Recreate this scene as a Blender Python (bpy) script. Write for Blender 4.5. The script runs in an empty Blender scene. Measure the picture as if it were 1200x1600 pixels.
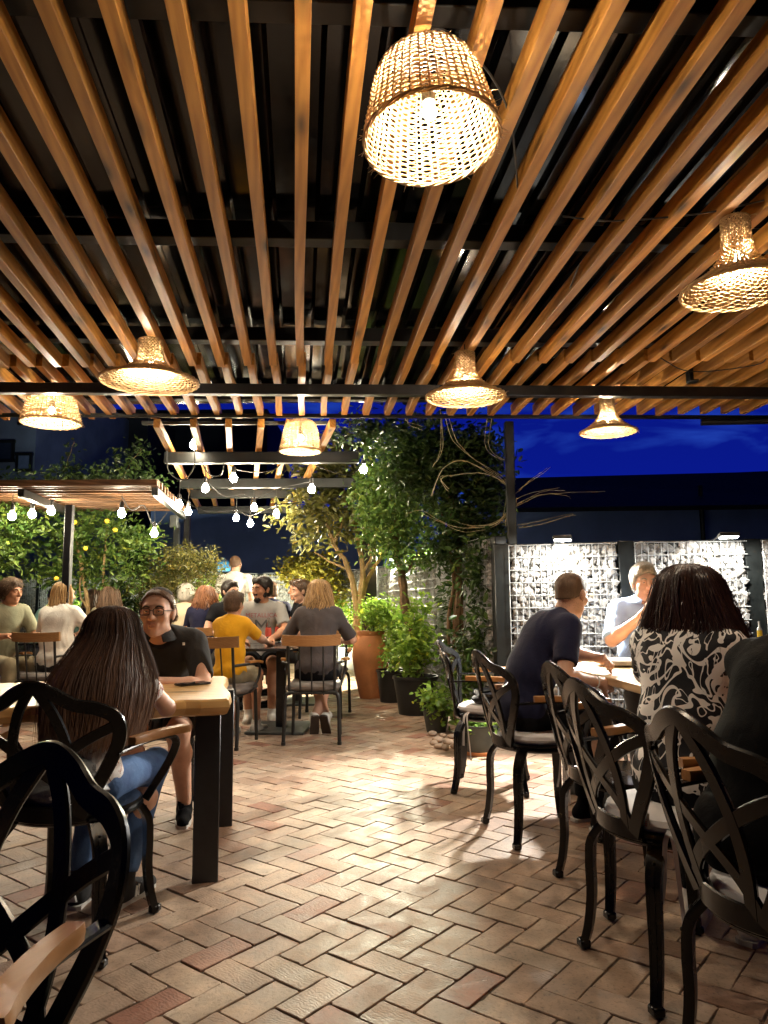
# night terrace: timber pergola, wicker lamps, gabion fences, diners
BULB_E = 1120.   # pendant bulbs
FEST_E = 190.   # festoon bulbs
FLOOD = 310.    # led floods, watts
NEARCH = (-.70, 1.075, 0, 2.825)
NEARP = (-.80, .97, -.30, -.95)
import bpy, math, random
import numpy as np
from mathutils import Vector, Matrix, noise
R_ = math.radians
scene = bpy.context.scene
COL = scene.collection
rng = random.Random(7)

# ---------------------------------------------------------------- camera model
FOC, HC = 1150.0, 1.15
TH = math.atan(138/FOC); RO = R_(.5)
FW = np.array([0, math.cos(TH), math.sin(TH)]); UP0 = np.array([0, -math.sin(TH), math.cos(TH)]); RT0 = np.array([1., 0, 0])
RT = RT0*math.cos(RO)-UP0*math.sin(RO); UP = RT0*math.sin(RO)+UP0*math.cos(RO)
CAM = np.array([0, 0, HC])
def ray(x, y): return FW+RT*(x-600)/FOC+UP*(800-y)/FOC
def G(x, y, h=0.):
    d = ray(x, y); return CAM+d*(h-HC)/d[2]
def P(x, y, Y):
    d = ray(x, y); return CAM+d*Y/d[1]
def RG(x, y, a=2.844):
    d = ray(x, y); return CAM+d*(a-HC)/(d[2]+.032*d[1])
def roofz(Y): return 2.844-.032*Y

cd = bpy.data.cameras.new('camera'); cam = bpy.data.objects.new('camera', cd); COL.objects.link(cam)
cd.sensor_fit = 'VERTICAL'; cd.sensor_height = 36; cd.sensor_width = 27; cd.lens = 36*FOC/1600
cd.clip_start = .05; cd.clip_end = 500
m = Matrix.Identity(4)
for i in range(3):
    m[i][0] = RT[i]; m[i][1] = UP[i]; m[i][2] = -FW[i]; m[i][3] = CAM[i]
cam.matrix_world = m; scene.camera = cam

# ---------------------------------------------------------------- materials
class NT:
    def __init__(s, name):
        s.m = bpy.data.materials.new(name); s.m.use_nodes = True
        s.t = s.m.node_tree; s.t.nodes.clear()
        s.out = s.n('ShaderNodeOutputMaterial'); s.b = s.n('ShaderNodeBsdfPrincipled')
        s.l(s.b, 0, s.out, 0)
    def n(s, ty, **k):
        n = s.t.nodes.new(ty)
        for a, v in k.items(): setattr(n, a, v)
        return n
    def l(s, a, i, b, j): s.t.links.new(a.outputs[i], b.inputs[j])
    def set(s, **k):
        for a, v in k.items(): s.b.inputs[a.replace('_', ' ')].default_value = v
    def coord(s, kind='Object', scale=(1, 1, 1), rot=(0, 0, 0)):
        tc = s.n('ShaderNodeTexCoord'); mp = s.n('ShaderNodeMapping'); s.l(tc, kind, mp, 0)
        mp.inputs['Scale'].default_value = scale; mp.inputs['Rotation'].default_value = rot; return mp
    def noise(s, src, scale, detail=4, rough=.55, dist=0):
        n = s.n('ShaderNodeTexNoise'); n.inputs['Scale'].default_value = scale; n.inputs['Detail'].default_value = detail
        n.inputs['Roughness'].default_value = rough; n.inputs['Distortion'].default_value = dist
        if src: s.l(src, 0, n, 0)
        return n
    def ramp(s, src, i, stops, mode='LINEAR'):
        r = s.n('ShaderNodeValToRGB'); cr = r.color_ramp; cr.interpolation = mode
        while len(cr.elements) < len(stops): cr.elements.new(.5)
        for e, (p, c) in zip(cr.elements, stops):
            e.position = p; e.color = (c if len(c) == 4 else (*c, 1)) if hasattr(c, '__len__') else (c, c, c, 1)
        s.l(src, i, r, 0); return r
    def mix(s, f, a, b, mode='MIX'):
        x = s.n('ShaderNodeMix', data_type='RGBA', blend_type=mode)
        for sock, v in ((0, f), (6, a), (7, b)):
            if isinstance(v, tuple) and len(v) == 2 and hasattr(v[0], 'outputs'): s.l(v[0], v[1], x, sock)
            elif hasattr(v, 'outputs'): s.l(v, 0, x, sock)
            else: x.inputs[sock].default_value = v if sock == 0 else (*v, 1)
        return x
    def math(s, op, a, b=0.):
        x = s.n('ShaderNodeMath', operation=op)
        for k, v in ((0, a), (1, b)):
            if isinstance(v, tuple): s.l(v[0], v[1], x, k)
            elif hasattr(v, 'outputs'): s.l(v, 0, x, k)
            else: x.inputs[k].default_value = v
        return x
    def bump(s, src, i=0, st=.3, d=.01):
        b = s.n('ShaderNodeBump'); b.inputs['Strength'].default_value = st; b.inputs['Distance'].default_value = d
        s.l(src, i, b, 'Height'); s.l(b, 0, s.b, 'Normal'); return b

def plain(name, col, rough=.5, metal=0, var=.15, nscale=12, bump=0, spec=.5, coat=0, emit=None, sss=0, bscale=None):
    t = NT(name); t.set(Roughness=rough, Metallic=metal)
    t.b.inputs['Specular IOR Level'].default_value = spec
    c = t.coord(); n = t.noise(c, nscale)
    lo = tuple(max(0, v*(1-var)) for v in col); hi = tuple(min(1, v*(1+var)) for v in col)
    r = t.ramp(n, 0, [(.3, lo), (.7, hi)]); t.l(r, 0, t.b, 'Base Color')
    rr = t.ramp(n, 0, [(.3, max(.02, rough-.07)), (.75, min(1, rough+.09))]); t.l(rr, 0, t.b, 'Roughness')
    if bump:
        n2 = t.noise(c, bscale or nscale*4, 5); t.bump(n2, 0, bump, .01)
    if coat: t.b.inputs['Coat Weight'].default_value = coat
    if sss:
        t.b.inputs['Subsurface Weight'].default_value = sss; t.b.inputs['Subsurface Radius'].default_value = (.012, .005, .003)
    if emit:
        t.b.inputs['Emission Color'].default_value = (*emit[0], 1); t.b.inputs['Emission Strength'].default_value = emit[1]
    return t.m

def wood(name, a, b, axis=1, scale=1., rough=.45, knots=True, coat=0, wv=.4):
    t = NT(name); sc = [14*scale]*3; sc[axis] = 1.1*scale
    inf = t.n('ShaderNodeObjectInfo'); c = t.coord('Object', tuple(sc))
    add = t.n('ShaderNodeVectorMath', operation='ADD'); t.l(c, 0, add, 0)
    mul = t.math('MULTIPLY', (inf, 'Random'), 40.); t.l(mul, 0, add, 1)
    n = t.noise(add, 1.6, 6, .6, .6)
    w = t.n('ShaderNodeTexWave', wave_type='BANDS', bands_direction='DIAGONAL'); w.inputs['Scale'].default_value = 1.2
    w.inputs['Distortion'].default_value = 5; w.inputs['Detail'].default_value = 3; t.l(add, 0, w, 0)
    mx = t.mix(wv, n, w); r = t.ramp(mx, 2, [(.22, a), (.5, tuple((x+y)/2 for x, y in zip(a, b))), (.8, b)])
    col = r
    rv = t.ramp(inf, 'Random', [(0, .6), (1, 1.15)])
    col = t.mix(1., col, rv, 'MULTIPLY')
    if knots:
        c2 = t.coord('Object', tuple(2.3 if k == axis else 9 for k in range(3)))
        ad2 = t.n('ShaderNodeVectorMath', operation='ADD'); t.l(c2, 0, ad2, 0); t.l(mul, 0, ad2, 1)
        v = t.n('ShaderNodeTexVoronoi'); v.inputs['Scale'].default_value = 1.0; t.l(ad2, 0, v, 0)
        kr = t.ramp(v, 0, [(.05, .12), (.18, .7), (.32, 1.)])
        col = t.mix(1., (col, 2), kr, 'MULTIPLY')
    t.l(col, 2, t.b, 'Base Color'); t.set(Roughness=rough)
    t.bump(mx, 2, .25, .004)
    if coat: t.b.inputs['Coat Weight'].default_value = coat; t.b.inputs['Coat Roughness'].default_value = .15
    return t.m

def leafmat(name, a, b, rough=.45):
    t = NT(name); g = t.n('ShaderNodeNewGeometry')
    r = t.ramp(g, 'Random Per Island', [(0, a), (.55, tuple((x+y)/2 for x, y in zip(a, b))), (.93, b), (1, (b[0]*1.6, b[1]*1.2, b[2]*.8))])
    t.l(r, 0, t.b, 'Base Color'); t.set(Roughness=rough)
    tr = t.n('ShaderNodeBsdfTranslucent'); t.l(r, 0, tr, 0)
    mx = t.n('ShaderNodeMixShader'); mx.inputs[0].default_value = .35
    t.l(t.b, 0, mx, 1); t.l(tr, 0, mx, 2); t.l(mx, 0, t.out, 0)
    return t.m

def cloth(name, col, var=.12, weave=420, bump=.12, rough=.85):
    t = NT(name); t.set(Roughness=rough); t.b.inputs['Specular IOR Level'].default_value = .2
    t.b.inputs['Sheen Weight'].default_value = .06 if max(col) > .02 else 0.; t.b.inputs['Specular IOR Level'].default_value = .2 if max(col) > .02 else .08
    c = t.coord(); n = t.noise(c, 7, 5)
    r = t.ramp(n, 0, [(.3, tuple(v*(1-var) for v in col)), (.7, tuple(min(1, v*(1+var)) for v in col))]); t.l(r, 0, t.b, 'Base Color')
    n2 = t.noise(c, weave, 2); n3 = t.noise(c, 16, 4, .6, 1.5)
    mx = t.mix(.75, n2, n3); t.bump(mx, 2, bump*3, .012)
    return t.m

def hairmat(name, a, b, rough=.38):
    t = NT(name); g = t.n('ShaderNodeNewGeometry'); c = t.coord('Object', (60, 60, 5)); n = t.noise(c, 1.5, 3)
    ad = t.math('ADD', (g, 'Random Per Island'), n); ad2 = t.math('MULTIPLY', ad, .6)
    r = t.ramp(ad2, 0, [(.15, a), (.75, b)]); t.l(r, 0, t.b, 'Base Color'); t.set(Roughness=rough)
    t.b.inputs['Specular IOR Level'].default_value = .35
    t.bump(n, 0, .5, .004); return t.m

M = {}
M['steel'] = plain('black_powder_coat', (.012, .012, .014), .38, 0, .3, 25, .06)
M['chair'] = plain('black_glossy_paint', (.004, .004, .0045), .25, 0, .2, 8, .012, .35)
M['tube'] = plain('black_tube_paint', (.012, .012, .012), .42, 0, .3, 30)
M['grey_steel'] = plain('grey_painted_steel', (.09, .1, .1), .45, .3, .25, 20, .08)
M['post'] = plain('charcoal_post_paint', (.006, .008, .008), .42, 0, .4, 8, .1)
M['galv'] = plain('galvanised_wire', (.4, .42, .43), .45, .3, .2, 30)
M['purlin'] = plain('black_purlin_steel', (.003, .003, .003), .5)
M['roof'] = plain('dark_roof_sheet', (.0012, .0014, .0016), .13, .0, .5, 5, .02, .3)
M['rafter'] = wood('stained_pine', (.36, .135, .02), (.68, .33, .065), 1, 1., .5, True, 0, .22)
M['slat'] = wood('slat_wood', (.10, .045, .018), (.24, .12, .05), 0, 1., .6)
M['table'] = wood('oiled_pine_top', (.56, .29, .085), (.86, .56, .23), 0, .6, .28, True, .3)
M['lighttop'] = wood('pale_pine_top', (.55, .36, .18), (.8, .6, .36), 1, .6, .4, False)
M['bark_edge'] = plain('bark_edge', (.1, .045, .015), .8, 0, .5, 20, .5)
M['armwood'] = wood('varnished_arm_wood', (.36, .15, .04), (.48, .225, .07), 1, 2., .35, False, .3, .12)
M['railwood'] = wood('chair_rail_wood', (.34, .16, .055), (.5, .26, .1), 0, 2., .4, False, .2, .15)
M['cushion'] = cloth('grey_white_cushion', (.78, .76, .77), .06)
M['pad'] = plain('grey_vinyl_pad', (.16, .14, .13), .5, 0, .2, 8, .1)
M['soil'] = plain('soil', (.03, .018, .01), .95, 0, .5, 40, .6)
M['terra'] = plain('terracotta', (.44, .17, .06), .75, 0, .18, 6, .25)
M['potblack'] = plain('black_plastic_pot', (.012, .012, .012), .45, 0, .3, 10)
M['potgrey'] = plain('grey_plastic_pot', (.2, .2, .19), .55, 0, .2, 8)
M['potdark'] = plain('charcoal_pot', (.04, .045, .04), .55, 0, .3, 8, .1)
M['bark'] = plain('bark', (.15, .09, .045), .9, 0, .45, 16, .8)
M['palebark'] = plain('pale_bark', (.36, .24, .11), .85, 0, .35, 14, .5)
M['vine'] = plain('pale_vine_stem', (.5, .45, .26), .75, 0, .3, 30)
M['leaf_dark'] = leafmat('dark_glossy_leaf', (.018, .045, .010), (.075, .13, .028), .35)
M['leaf_mid'] = leafmat('mid_green_leaf', (.035, .09, .014), (.16, .24, .045), .45)
M['leaf_olive'] = leafmat('olive_leaf', (.06, .065, .012), (.2, .19, .05), .4)
M['leaf_bright'] = leafmat('bright_herb_leaf', (.12, .24, .03), (.36, .52, .08), .5)
M['leaf_yellow'] = leafmat('golden_leaf', (.12, .12, .012), (.36, .31, .04), .5)
M['citrus'] = plain('yellow_fruit', (.75, .5, .03), .45)
M['cable'] = plain('black_cable', (.02, .02, .02), .5)
M['glass'] = NT('clear_glass').m
_t = M['glass'].node_tree; _b = [n for n in _t.nodes if n.type == 'BSDF_PRINCIPLED'][0]
_b.inputs['Transmission Weight'].default_value = 1; _b.inputs['Roughness'].default_value = .02; _b.inputs['IOR'].default_value = 1.45
_b.inputs['Base Color'].default_value = (.95, .98, .96, 1)
M['cola'] = plain('dark_cola', (.02, .006, .002), .1)
M['redlabel'] = plain('red_label', (.6, .08, .05), .5)
M['white'] = plain('white_ceramic', (.75, .73, .68), .25)
M['socket'] = plain('black_bulb_socket', (.015, .015, .015), .4)
M['building'] = plain('navy_render_wall', (.10, .14, .26), .9, 0, .25, 1.2, .1)
M['darkroof'] = plain('black_roof', (.004, .004, .005), .8)
M['phone'] = plain('phone_black', (.012, .012, .014), .2)
M['skin'] = plain('fair_skin', (.60, .345, .24), .5, 0, .12, 14, .05, .4, 0, None, .12, 160)
M['skin2'] = plain('tan_skin', (.48, .23, .13), .5, 0, .14, 14, .05, .4, 0, None, .12, 160)
M['eye'] = plain('eye_white', (.7, .68, .64), .2)
M['iris'] = plain('dark_iris', (.03, .015, .008), .15)
M['lip'] = plain('lip', (.42, .2, .155), .45)
M['brow'] = plain('brow_hair', (.03, .016, .009), .7)
for nm, c in dict(black=(.003, .003, .0035), navy=(.010, .011, .036), charcoal=(.028, .027, .027), yellow=(.72, .36, .015), grey=(.36, .35, .33), taupe=(.07, .06, .062),
                  white=(.72, .69, .64), cream=(.62, .52, .36), sage=(.26, .26, .18), blue=(.36, .50, .78), teal=(.18, .34, .3), paleblue=(.2, .4, .5), khaki=(.3, .25, .16), dark=(.01, .01, .012)).items():
    M['c_'+nm] = cloth(nm+'_cloth', c)
M['h_black'] = hairmat('black_hair', (.004, .003, .003), (.02, .013, .01))
M['h_brown'] = hairmat('brown_hair', (.016, .008, .005), (.15, .085, .05), .36)
def ombre():
    t = NT('dark_to_brown_hair'); g = t.n('ShaderNodeNewGeometry'); c = t.coord('Object'); s = t.n('ShaderNodeSeparateXYZ'); t.l(c, 0, s, 0); n = t.noise(t.coord('Object', (70, 70, 4)), 1.5, 3)
    z = t.math('MULTIPLY', t.math('SUBTRACT', 1.02, (s, 2)), 1.9)
    a = t.math('MULTIPLY', t.math('ADD', (g, 'Random Per Island'), n), .55); k = t.math('ADD', t.math('MULTIPLY', a, .35), t.math('MULTIPLY', t.math('MAXIMUM', z, 0.), .55))
    r = t.ramp(k, 0, [(.1, (.022, .011, .008)), (.4, (.10, .052, .034)), (.85, (.34, .20, .13))]); t.l(r, 0, t.b, 'Base Color'); t.set(Roughness=.55); t.b.inputs['Specular IOR Level'].default_value = .15; t.bump(n, 0, .3, .003); return t.m
M['h_ombre'] = ombre()
M['h_dark'] = hairmat('dark_auburn_hair', (.008, .003, .003), (.04, .017, .013), .34)
M['h_blond'] = hairmat('dark_blond_hair', (.12, .06, .022), (.48, .30, .13), .4)
M['h_red'] = hairmat('auburn_hair', (.06, .02, .01), (.26, .11, .05), .45)
M['h_mid'] = hairmat('mid_brown_hair', (.03, .016, .009), (.14, .08, .045), .55)
M['h_grey'] = hairmat('grey_hair', (.1, .085, .065), (.32, .28, .22), .5)
M['h_white'] = hairmat('white_hair', (.4, .37, .32), (.66, .62, .55), .5)

def denim():
    t = NT('blue_denim'); c = t.coord(); n = t.noise(c, 6, 4); w = t.noise(c, 300, 2)
    r = t.ramp(n, 0, [(.3, (.03, .07, .2)), (.7, (.1, .2, .42))]); x = t.mix(.3, r, w, 'OVERLAY'); t.l(x, 2, t.b, 'Base Color')
    t.set(Roughness=.9); t.bump(t.noise(c, 30, 4, .6, 1), 0, .3, .01); return t.m
M['denim'] = denim()

def swoosh():   # black shirt with white brush-like leaves and curls
    t = NT('black_shirt_white_leaf_print'); c = t.coord()
    n1 = t.noise(c, 9.5, 1.2, .4, 1.6); n2 = t.noise(t.coord('Object', (1, 1, 1), (1, 2, .5)), 8, 1, .4, .8)
    a = t.math('ABSOLUTE', t.math('SUBTRACT', n1, .5)); wd = t.math('MULTIPLY', n2, .125)
    lt = t.math('LESS_THAN', a, t.math('SUBTRACT', wd, .012))
    n3 = t.noise(t.coord('Object', (1.6, 1, 1), (.4, .2, 2.2)), 11, 1, .4, 1.2)
    l2 = t.math('LESS_THAN', t.math('ABSOLUTE', t.math('SUBTRACT', n3, .44)), .022)
    u = t.math('MAXIMUM', lt, l2)
    x = t.mix(u, (.006, .006, .010), (.92, .88, .84)); t.l(x, 2, t.b, 'Base Color'); t.set(Roughness=.7)
    t.bump(t.noise(c, 14, 4, .6, 1.5), 0, .35, .012); return t.m
M['swoosh'] = swoosh()

def blouse():
    t = NT('white_blouse_flower_print'); c = t.coord()
    n1 = t.noise(c, 34, 3, .6, 1.2); n2 = t.noise(c, 7, 1)
    th = t.ramp(n2, 0, [(.35, .72), (.62, .5)])
    g = t.math('GREATER_THAN', n1, th)
    n3 = t.noise(c, 20, 1); cc = t.ramp(n3, 0, [(.35, (.09, .1, .2)), (.5, (.3, .11, .1)), (.65, (.45, .25, .2))])
    x = t.mix(g, (.72, .69, .68), (0, 0, 0)); t.l(cc, 0, x, 7); t.l(x, 2, t.b, 'Base Color'); t.set(Roughness=.8)
    t.bump(t.noise(c, 14, 4, .6, 1.5), 0, .35, .012); return t.m
M['blouse'] = blouse()

def wicker_mat():
    t = NT('wicker'); g = t.n('ShaderNodeNewGeometry')
    r = t.ramp(g, 'Random Per Island', [(0, (.36, .22, .095)), (.6, (.58, .39, .18)), (1, (.70, .51, .26))])
    t.l(r, 0, t.b, 'Base Color'); t.set(Roughness=.6)
    tr = t.n('ShaderNodeBsdfTranslucent'); t.l(r, 0, tr, 0); mx = t.n('ShaderNodeMixShader'); mx.inputs[0].default_value = .22
    t.l(t.b, 0, mx, 1); t.l(tr, 0, mx, 2); t.l(mx, 0, t.out, 0); return t.m
M['wicker'] = wicker_mat()

def glow(name, col, st):
    t = NT(name); t.t.nodes.remove(t.b); e = t.n('ShaderNodeEmission'); e.inputs[0].default_value = (*col, 1); e.inputs[1].default_value = st
    t.l(e, 0, t.out, 0); return t.m

def brick():
    t = NT('worn_paving_brick'); g = t.n('ShaderNodeNewGeometry'); c = t.coord('Object')
    rr = t.ramp(g, 'Random Per Island', [(0, (.32, .20, .137)), (.15, (.41, .282, .2)), (.35, (.48, .358, .26)), (.55, (.385, .262, .185)), (.72, (.51, .39, .29)), (.86, (.39, .26, .185)), (.965, (.34, .15, .10)), (1, (.42, .33, .25))])
    n = t.noise(c, 9, 6, .65, .5); nr0 = t.ramp(n, 0, [(.25, .5), (.5, .93), (.75, 1.28)]); nb = t.noise(c, 1.3, 4, .65, .6); nr1 = t.ramp(nb, 0, [(.3, .58), (.62, 1.1)]); nr = t.n('ShaderNodeMix', data_type='RGBA', blend_type='MULTIPLY'); nr.inputs[0].default_value = 1; t.l(nr0, 0, nr, 6); t.l(nr1, 0, nr, 7); nr = (nr, 2)
    x = t.mix(1., rr, nr, 'MULTIPLY')
    # fine pits and dirt
    n2 = t.noise(c, 75, 4, .7); pr = t.ramp(n2, 0, [(.3, .4), (.46, 1.)]); x2 = t.mix(.8, (x, 2), pr, 'MULTIPLY')
    # dusty pale scuffs
    n3 = t.noise(c, 5, 5, .7, 1); sr = t.ramp(n3, 0, [(.56, 0.), (.72, 1.)]); x3 = t.mix(t.math('MULTIPLY', sr, .3), (x2, 2), (.55, .47, .36))
    # curved saw marks on some bricks
    rv = t.math('MULTIPLY', (g, 'Random Per Island'), 37.)
    ad = t.n('ShaderNodeVectorMath', operation='ADD'); t.l(c, 0, ad, 0); t.l(rv, 0, ad, 1)
    w = t.n('ShaderNodeTexWave', wave_type='RINGS', rings_direction='Z'); w.inputs['Scale'].default_value = 26; w.inputs['Distortion'].default_value = 9
    w.inputs['Detail'].default_value = 3; w.inputs['Detail Scale'].default_value = 1.5; t.l(ad, 0, w, 0)
    fr = t.math('FRACT', t.math('MULTIPLY', (g, 'Random Per Island'), 7.3)); msk = t.math('GREATER_THAN', fr, .5)
    wm = t.math('MULTIPLY', w, msk)
    x4 = t.mix(t.math('MULTIPLY', wm, .12), (x3, 2), (.12, .07, .045))
    t.l(x4, 2, t.b, 'Base Color')
    ro = t.ramp(n, 0, [(.3, .40), (.7, .68)]); t.l(ro, 0, t.b, 'Roughness'); t.b.inputs['Specular IOR Level'].default_value = .45
    h = t.math('ADD', t.math('MULTIPLY', n2, .5), t.math('MULTIPLY', wm, .13)); h2 = t.math('ADD', h, t.math('MULTIPLY', n, .9))
    t.bump(h2, 0, .45, .006); return t.m
M['brick'] = brick()
M['joint'] = plain('dark_joint_sand', (.11, .082, .06), .95, 0, .5, 30, .5)
def stone():
    t = NT('crushed_limestone'); g = t.n('ShaderNodeNewGeometry'); c = t.coord(); n = t.noise(c, 30, 4)
    r = t.ramp(g, 'Random Per Island', [(0, (.15, .145, .14)), (.5, (.25, .245, .235)), (.85, (.36, .355, .345)), (1, (.24, .2, .15))])
    x = t.mix(.5, r, n, 'OVERLAY'); t.l(x, 2, t.b, 'Base Color'); t.set(Roughness=.85); t.bump(n, 0, .4, .006); return t.m
M['stone'] = stone()
M['pebble'] = plain('pebble', (.35, .25, .18), .8, 0, .3, 4, .2)

# ---------------------------------------------------------------- mesh builder
def nrm(v):
    v = np.array(v, float); l = np.linalg.norm(v); return v/l if l > 1e-9 else v
class MB:
    def __init__(s): s.v = []; s.f = []; s.mi = []; s.n = 0
    def add(s, v, f, mi=0):
        v = [tuple(map(float, p)) for p in v]
        s.v += v; o = s.n; s.f += [tuple(i+o for i in q) for q in f]; s.mi += [mi]*len(f); s.n += len(v); return s
    def box(s, c, size, rot=None, mi=0, bev=0.):
        hx, hy, hz = [k/2 for k in size]; b = min(bev, hx*.9, hy*.9, hz*.9)
        vs = []; fs = []
        if b <= 0:
            vs = [(x*hx, y*hy, z*hz) for x in (-1, 1) for y in (-1, 1) for z in (-1, 1)]
            fs = [(0, 1, 3, 2), (4, 6, 7, 5), (0, 4, 5, 1), (2, 3, 7, 6), (0, 2, 6, 4), (1, 5, 7, 3)]
        else:
            bm = bpy_box(hx, hy, hz, b); vs, fs = bm
        vs = np.array(vs)
        if rot is not None: vs = vs@np.array(rot).T
        return s.add(vs+np.array(c), fs, mi)
    def tube(s, path, rad, sides=8, mi=0, cap=True, flat=None, closed=False):
        p = np.array(path, float); n = len(p)
        r = np.full(n, rad) if np.isscalar(rad) else np.array(rad, float)
        t = np.zeros_like(p); t[1:-1] = p[2:]-p[:-2]; t[0] = p[1]-p[0]; t[-1] = p[-1]-p[-2]
        if closed: t[0] = t[-1] = p[1]-p[-2]
        t /= np.maximum(np.linalg.norm(t, axis=1, keepdims=True), 1e-9)
        u = np.cross(t[0], (0, 0, 1.)) if abs(t[0][2]) < .9 else np.cross(t[0], (1., 0, 0)); u = nrm(u)
        a = np.arange(sides)*2*math.pi/sides; vs = []
        for i in range(n):
            u = nrm(u-t[i]*np.dot(u, t[i])); w = np.cross(t[i], u)
            vs.append(p[i]+r[i]*(np.outer(np.cos(a), u)+np.outer(np.sin(a), w)*(flat or 1)))
        vs = np.concatenate(vs); fs = []
        for i in range(n-1):
            for k in range(sides):
                k2 = (k+1) % sides; fs.append((i*sides+k, i*sides+k2, (i+1)*sides+k2, (i+1)*sides+k))
        if cap: fs += [tuple(range(sides))[::-1], tuple((n-1)*sides+k for k in range(sides))]
        return s.add(vs, fs, mi)
    def band(s, path, side, w, th, mi=0):   # flat strap: path points, per-point side vectors, width along side, thickness
        p = np.array(path, float); n = len(p); sd = np.array(side, float)
        if sd.ndim == 1: sd = np.tile(sd, (n, 1))
        w = np.full(n, w) if np.isscalar(w) else np.array(w, float)
        t = np.zeros_like(p); t[1:-1] = p[2:]-p[:-2]; t[0] = p[1]-p[0]; t[-1] = p[-1]-p[-2]
        vs = []
        for i in range(n):
            tt = nrm(t[i]); q = nrm(sd[i]-tt*np.dot(sd[i], tt)); nn = np.cross(tt, q); a = q*w[i]/2; b = nn*th/2; c = a*.86
            vs += [p[i]-a, p[i]-c+b, p[i]+c+b, p[i]+a, p[i]+c-b, p[i]-c-b]
        fs = []
        for i in range(n-1):
            for k in range(6):
                k2 = (k+1) % 6; fs.append((i*6+k, i*6+k2, (i+1)*6+k2, (i+1)*6+k))
        fs += [(5, 4, 3, 2, 1, 0), tuple((n-1)*6+k for k in range(6))]
        return s.add(vs, fs, mi)
    def lathe(s, prof, seg=24, c=(0, 0, 0), mi=0, cap=True, arc=None, jit=0):
        vs = []; fs = []; n = len(prof)
        for r, z in prof:
            for k in range(seg):
                a = 2*math.pi*k/seg; vs.append((c[0]+r*math.cos(a), c[1]+r*math.sin(a), c[2]+z))
        for i in range(n-1):
            for k in range(seg):
                k2 = (k+1) % seg; fs.append((i*seg+k, i*seg+k2, (i+1)*seg+k2, (i+1)*seg+k))
        if cap: fs += [tuple(range(seg))[::-1], tuple((n-1)*seg+k for k in range(seg))]
        return s.add(vs, fs, mi)
    def ball(s, c, r, seg=16, ring=10, mi=0, ax=None):
        r = (r, r, r) if np.isscalar(r) else r; vs = []; fs = []
        for i in range(ring+1):
            th = math.pi*i/ring
            for k in range(seg):
                a = 2*math.pi*k/seg; vs.append((r[0]*math.sin(th)*math.cos(a), r[1]*math.sin(th)*math.sin(a), r[2]*math.cos(th)))
        for i in range(ring):
            for k in range(seg):
                k2 = (k+1) % seg; fs.append((i*seg+k, (i+1)*seg+k, (i+1)*seg+k2, i*seg+k2))
        vs = np.array(vs)
        if ax is not None: vs = vs@np.array(ax)
        return s.add(vs+np.array(c), fs, mi)
    def build(s, name, mats, parent=None, smooth=True, loc=None, rz=0, merge=False):
        me = bpy.data.meshes.new(name); me.from_pydata(s.v, [], s.f)
        if not isinstance(mats, (list, tuple)): mats = [mats]
        for k in mats: me.materials.append(M[k] if isinstance(k, str) else k)
        if any(s.mi): me.polygons.foreach_set('material_index', s.mi)
        me.polygons.foreach_set('use_smooth', [bool(smooth)]*len(s.f))
        me.update(); me.validate()
        o = bpy.data.objects.new(name, me); COL.objects.link(o)
        if smooth:
            try: me.set_sharp_from_angle(angle=R_(38))
            except Exception: pass
        if parent is not None: o.parent = parent
        if loc is not None: o.location = loc
        o.rotation_euler.z = rz
        return o
def bpy_box(hx, hy, hz, b):
    vs = []; idx = {}
    for sx in (-1, 1):
        for sy in (-1, 1):
            for sz in (-1, 1):
                for k in range(3):
                    h = [hx-b, hy-b, hz-b]; h[k] += b
                    idx[(sx, sy, sz, k)] = len(vs); vs.append((sx*h[0], sy*h[1], sz*h[2]))
    fs = []
    I = idx
    for s in (-1, 1):
        fs.append([I[(s, -1, -1, 0)], I[(s, 1, -1, 0)], I[(s, 1, 1, 0)], I[(s, -1, 1, 0)]][::s])
        fs.append([I[(-1, s, -1, 1)], I[(-1, s, 1, 1)], I[(1, s, 1, 1)], I[(1, s, -1, 1)]][::s])
        fs.append([I[(-1, -1, s, 2)], I[(1, -1, s, 2)], I[(1, 1, s, 2)], I[(-1, 1, s, 2)]][::s])
    for a in (-1, 1):
        for b2 in (-1, 1):
            sg = a*b2
            fs.append([I[(a, b2, -1, 0)], I[(a, b2, -1, 1)], I[(a, b2, 1, 1)], I[(a, b2, 1, 0)]][::sg])
            fs.append([I[(a, -1, b2, 2)], I[(a, -1, b2, 0)], I[(a, 1, b2, 0)], I[(a, 1, b2, 2)]][::sg])
            fs.append([I[(-1, a, b2, 1)], I[(-1, a, b2, 2)], I[(1, a, b2, 2)], I[(1, a, b2, 1)]][::sg])
            for c in (-1, 1):
                fs.append([I[(a, b2, c, 0)], I[(a, b2, c, 1)], I[(a, b2, c, 2)]][::sg*c])
    return vs, [tuple(f) for f in fs]
def tag(o, label=None, cat=None, group=None, kind=None):
    for k, v in (('label', label), ('category', cat), ('group', group), ('kind', kind)):
        if v: o[k] = v
    return o
def empty(name, loc, rz=0., label=None, cat=None, group=None):
    o = bpy.data.objects.new(name, None); COL.objects.link(o); o.location = tuple(map(float, loc)); o.rotation_euler.z = rz
    o.empty_display_size = .1
    return tag(o, label, cat, group)
def dup(root, loc, rz, label=None, group=None, scale=None):
    def cp(o, par):
        c = o.copy(); COL.objects.link(c)
        if par is not None: c.parent = par
        for ch in kids.get(o.name, ()): cp(ch, c)
        return c
    kids = {}
    for o in root.children_recursive: kids.setdefault(o.parent.name, []).append(o)
    r = cp(root, None); r.location = tuple(map(float, loc)); r.rotation_euler.z = rz
    if label: r['label'] = label
    if group: r['group'] = group
    if scale: r.scale = (scale,)*3
    return r
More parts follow.
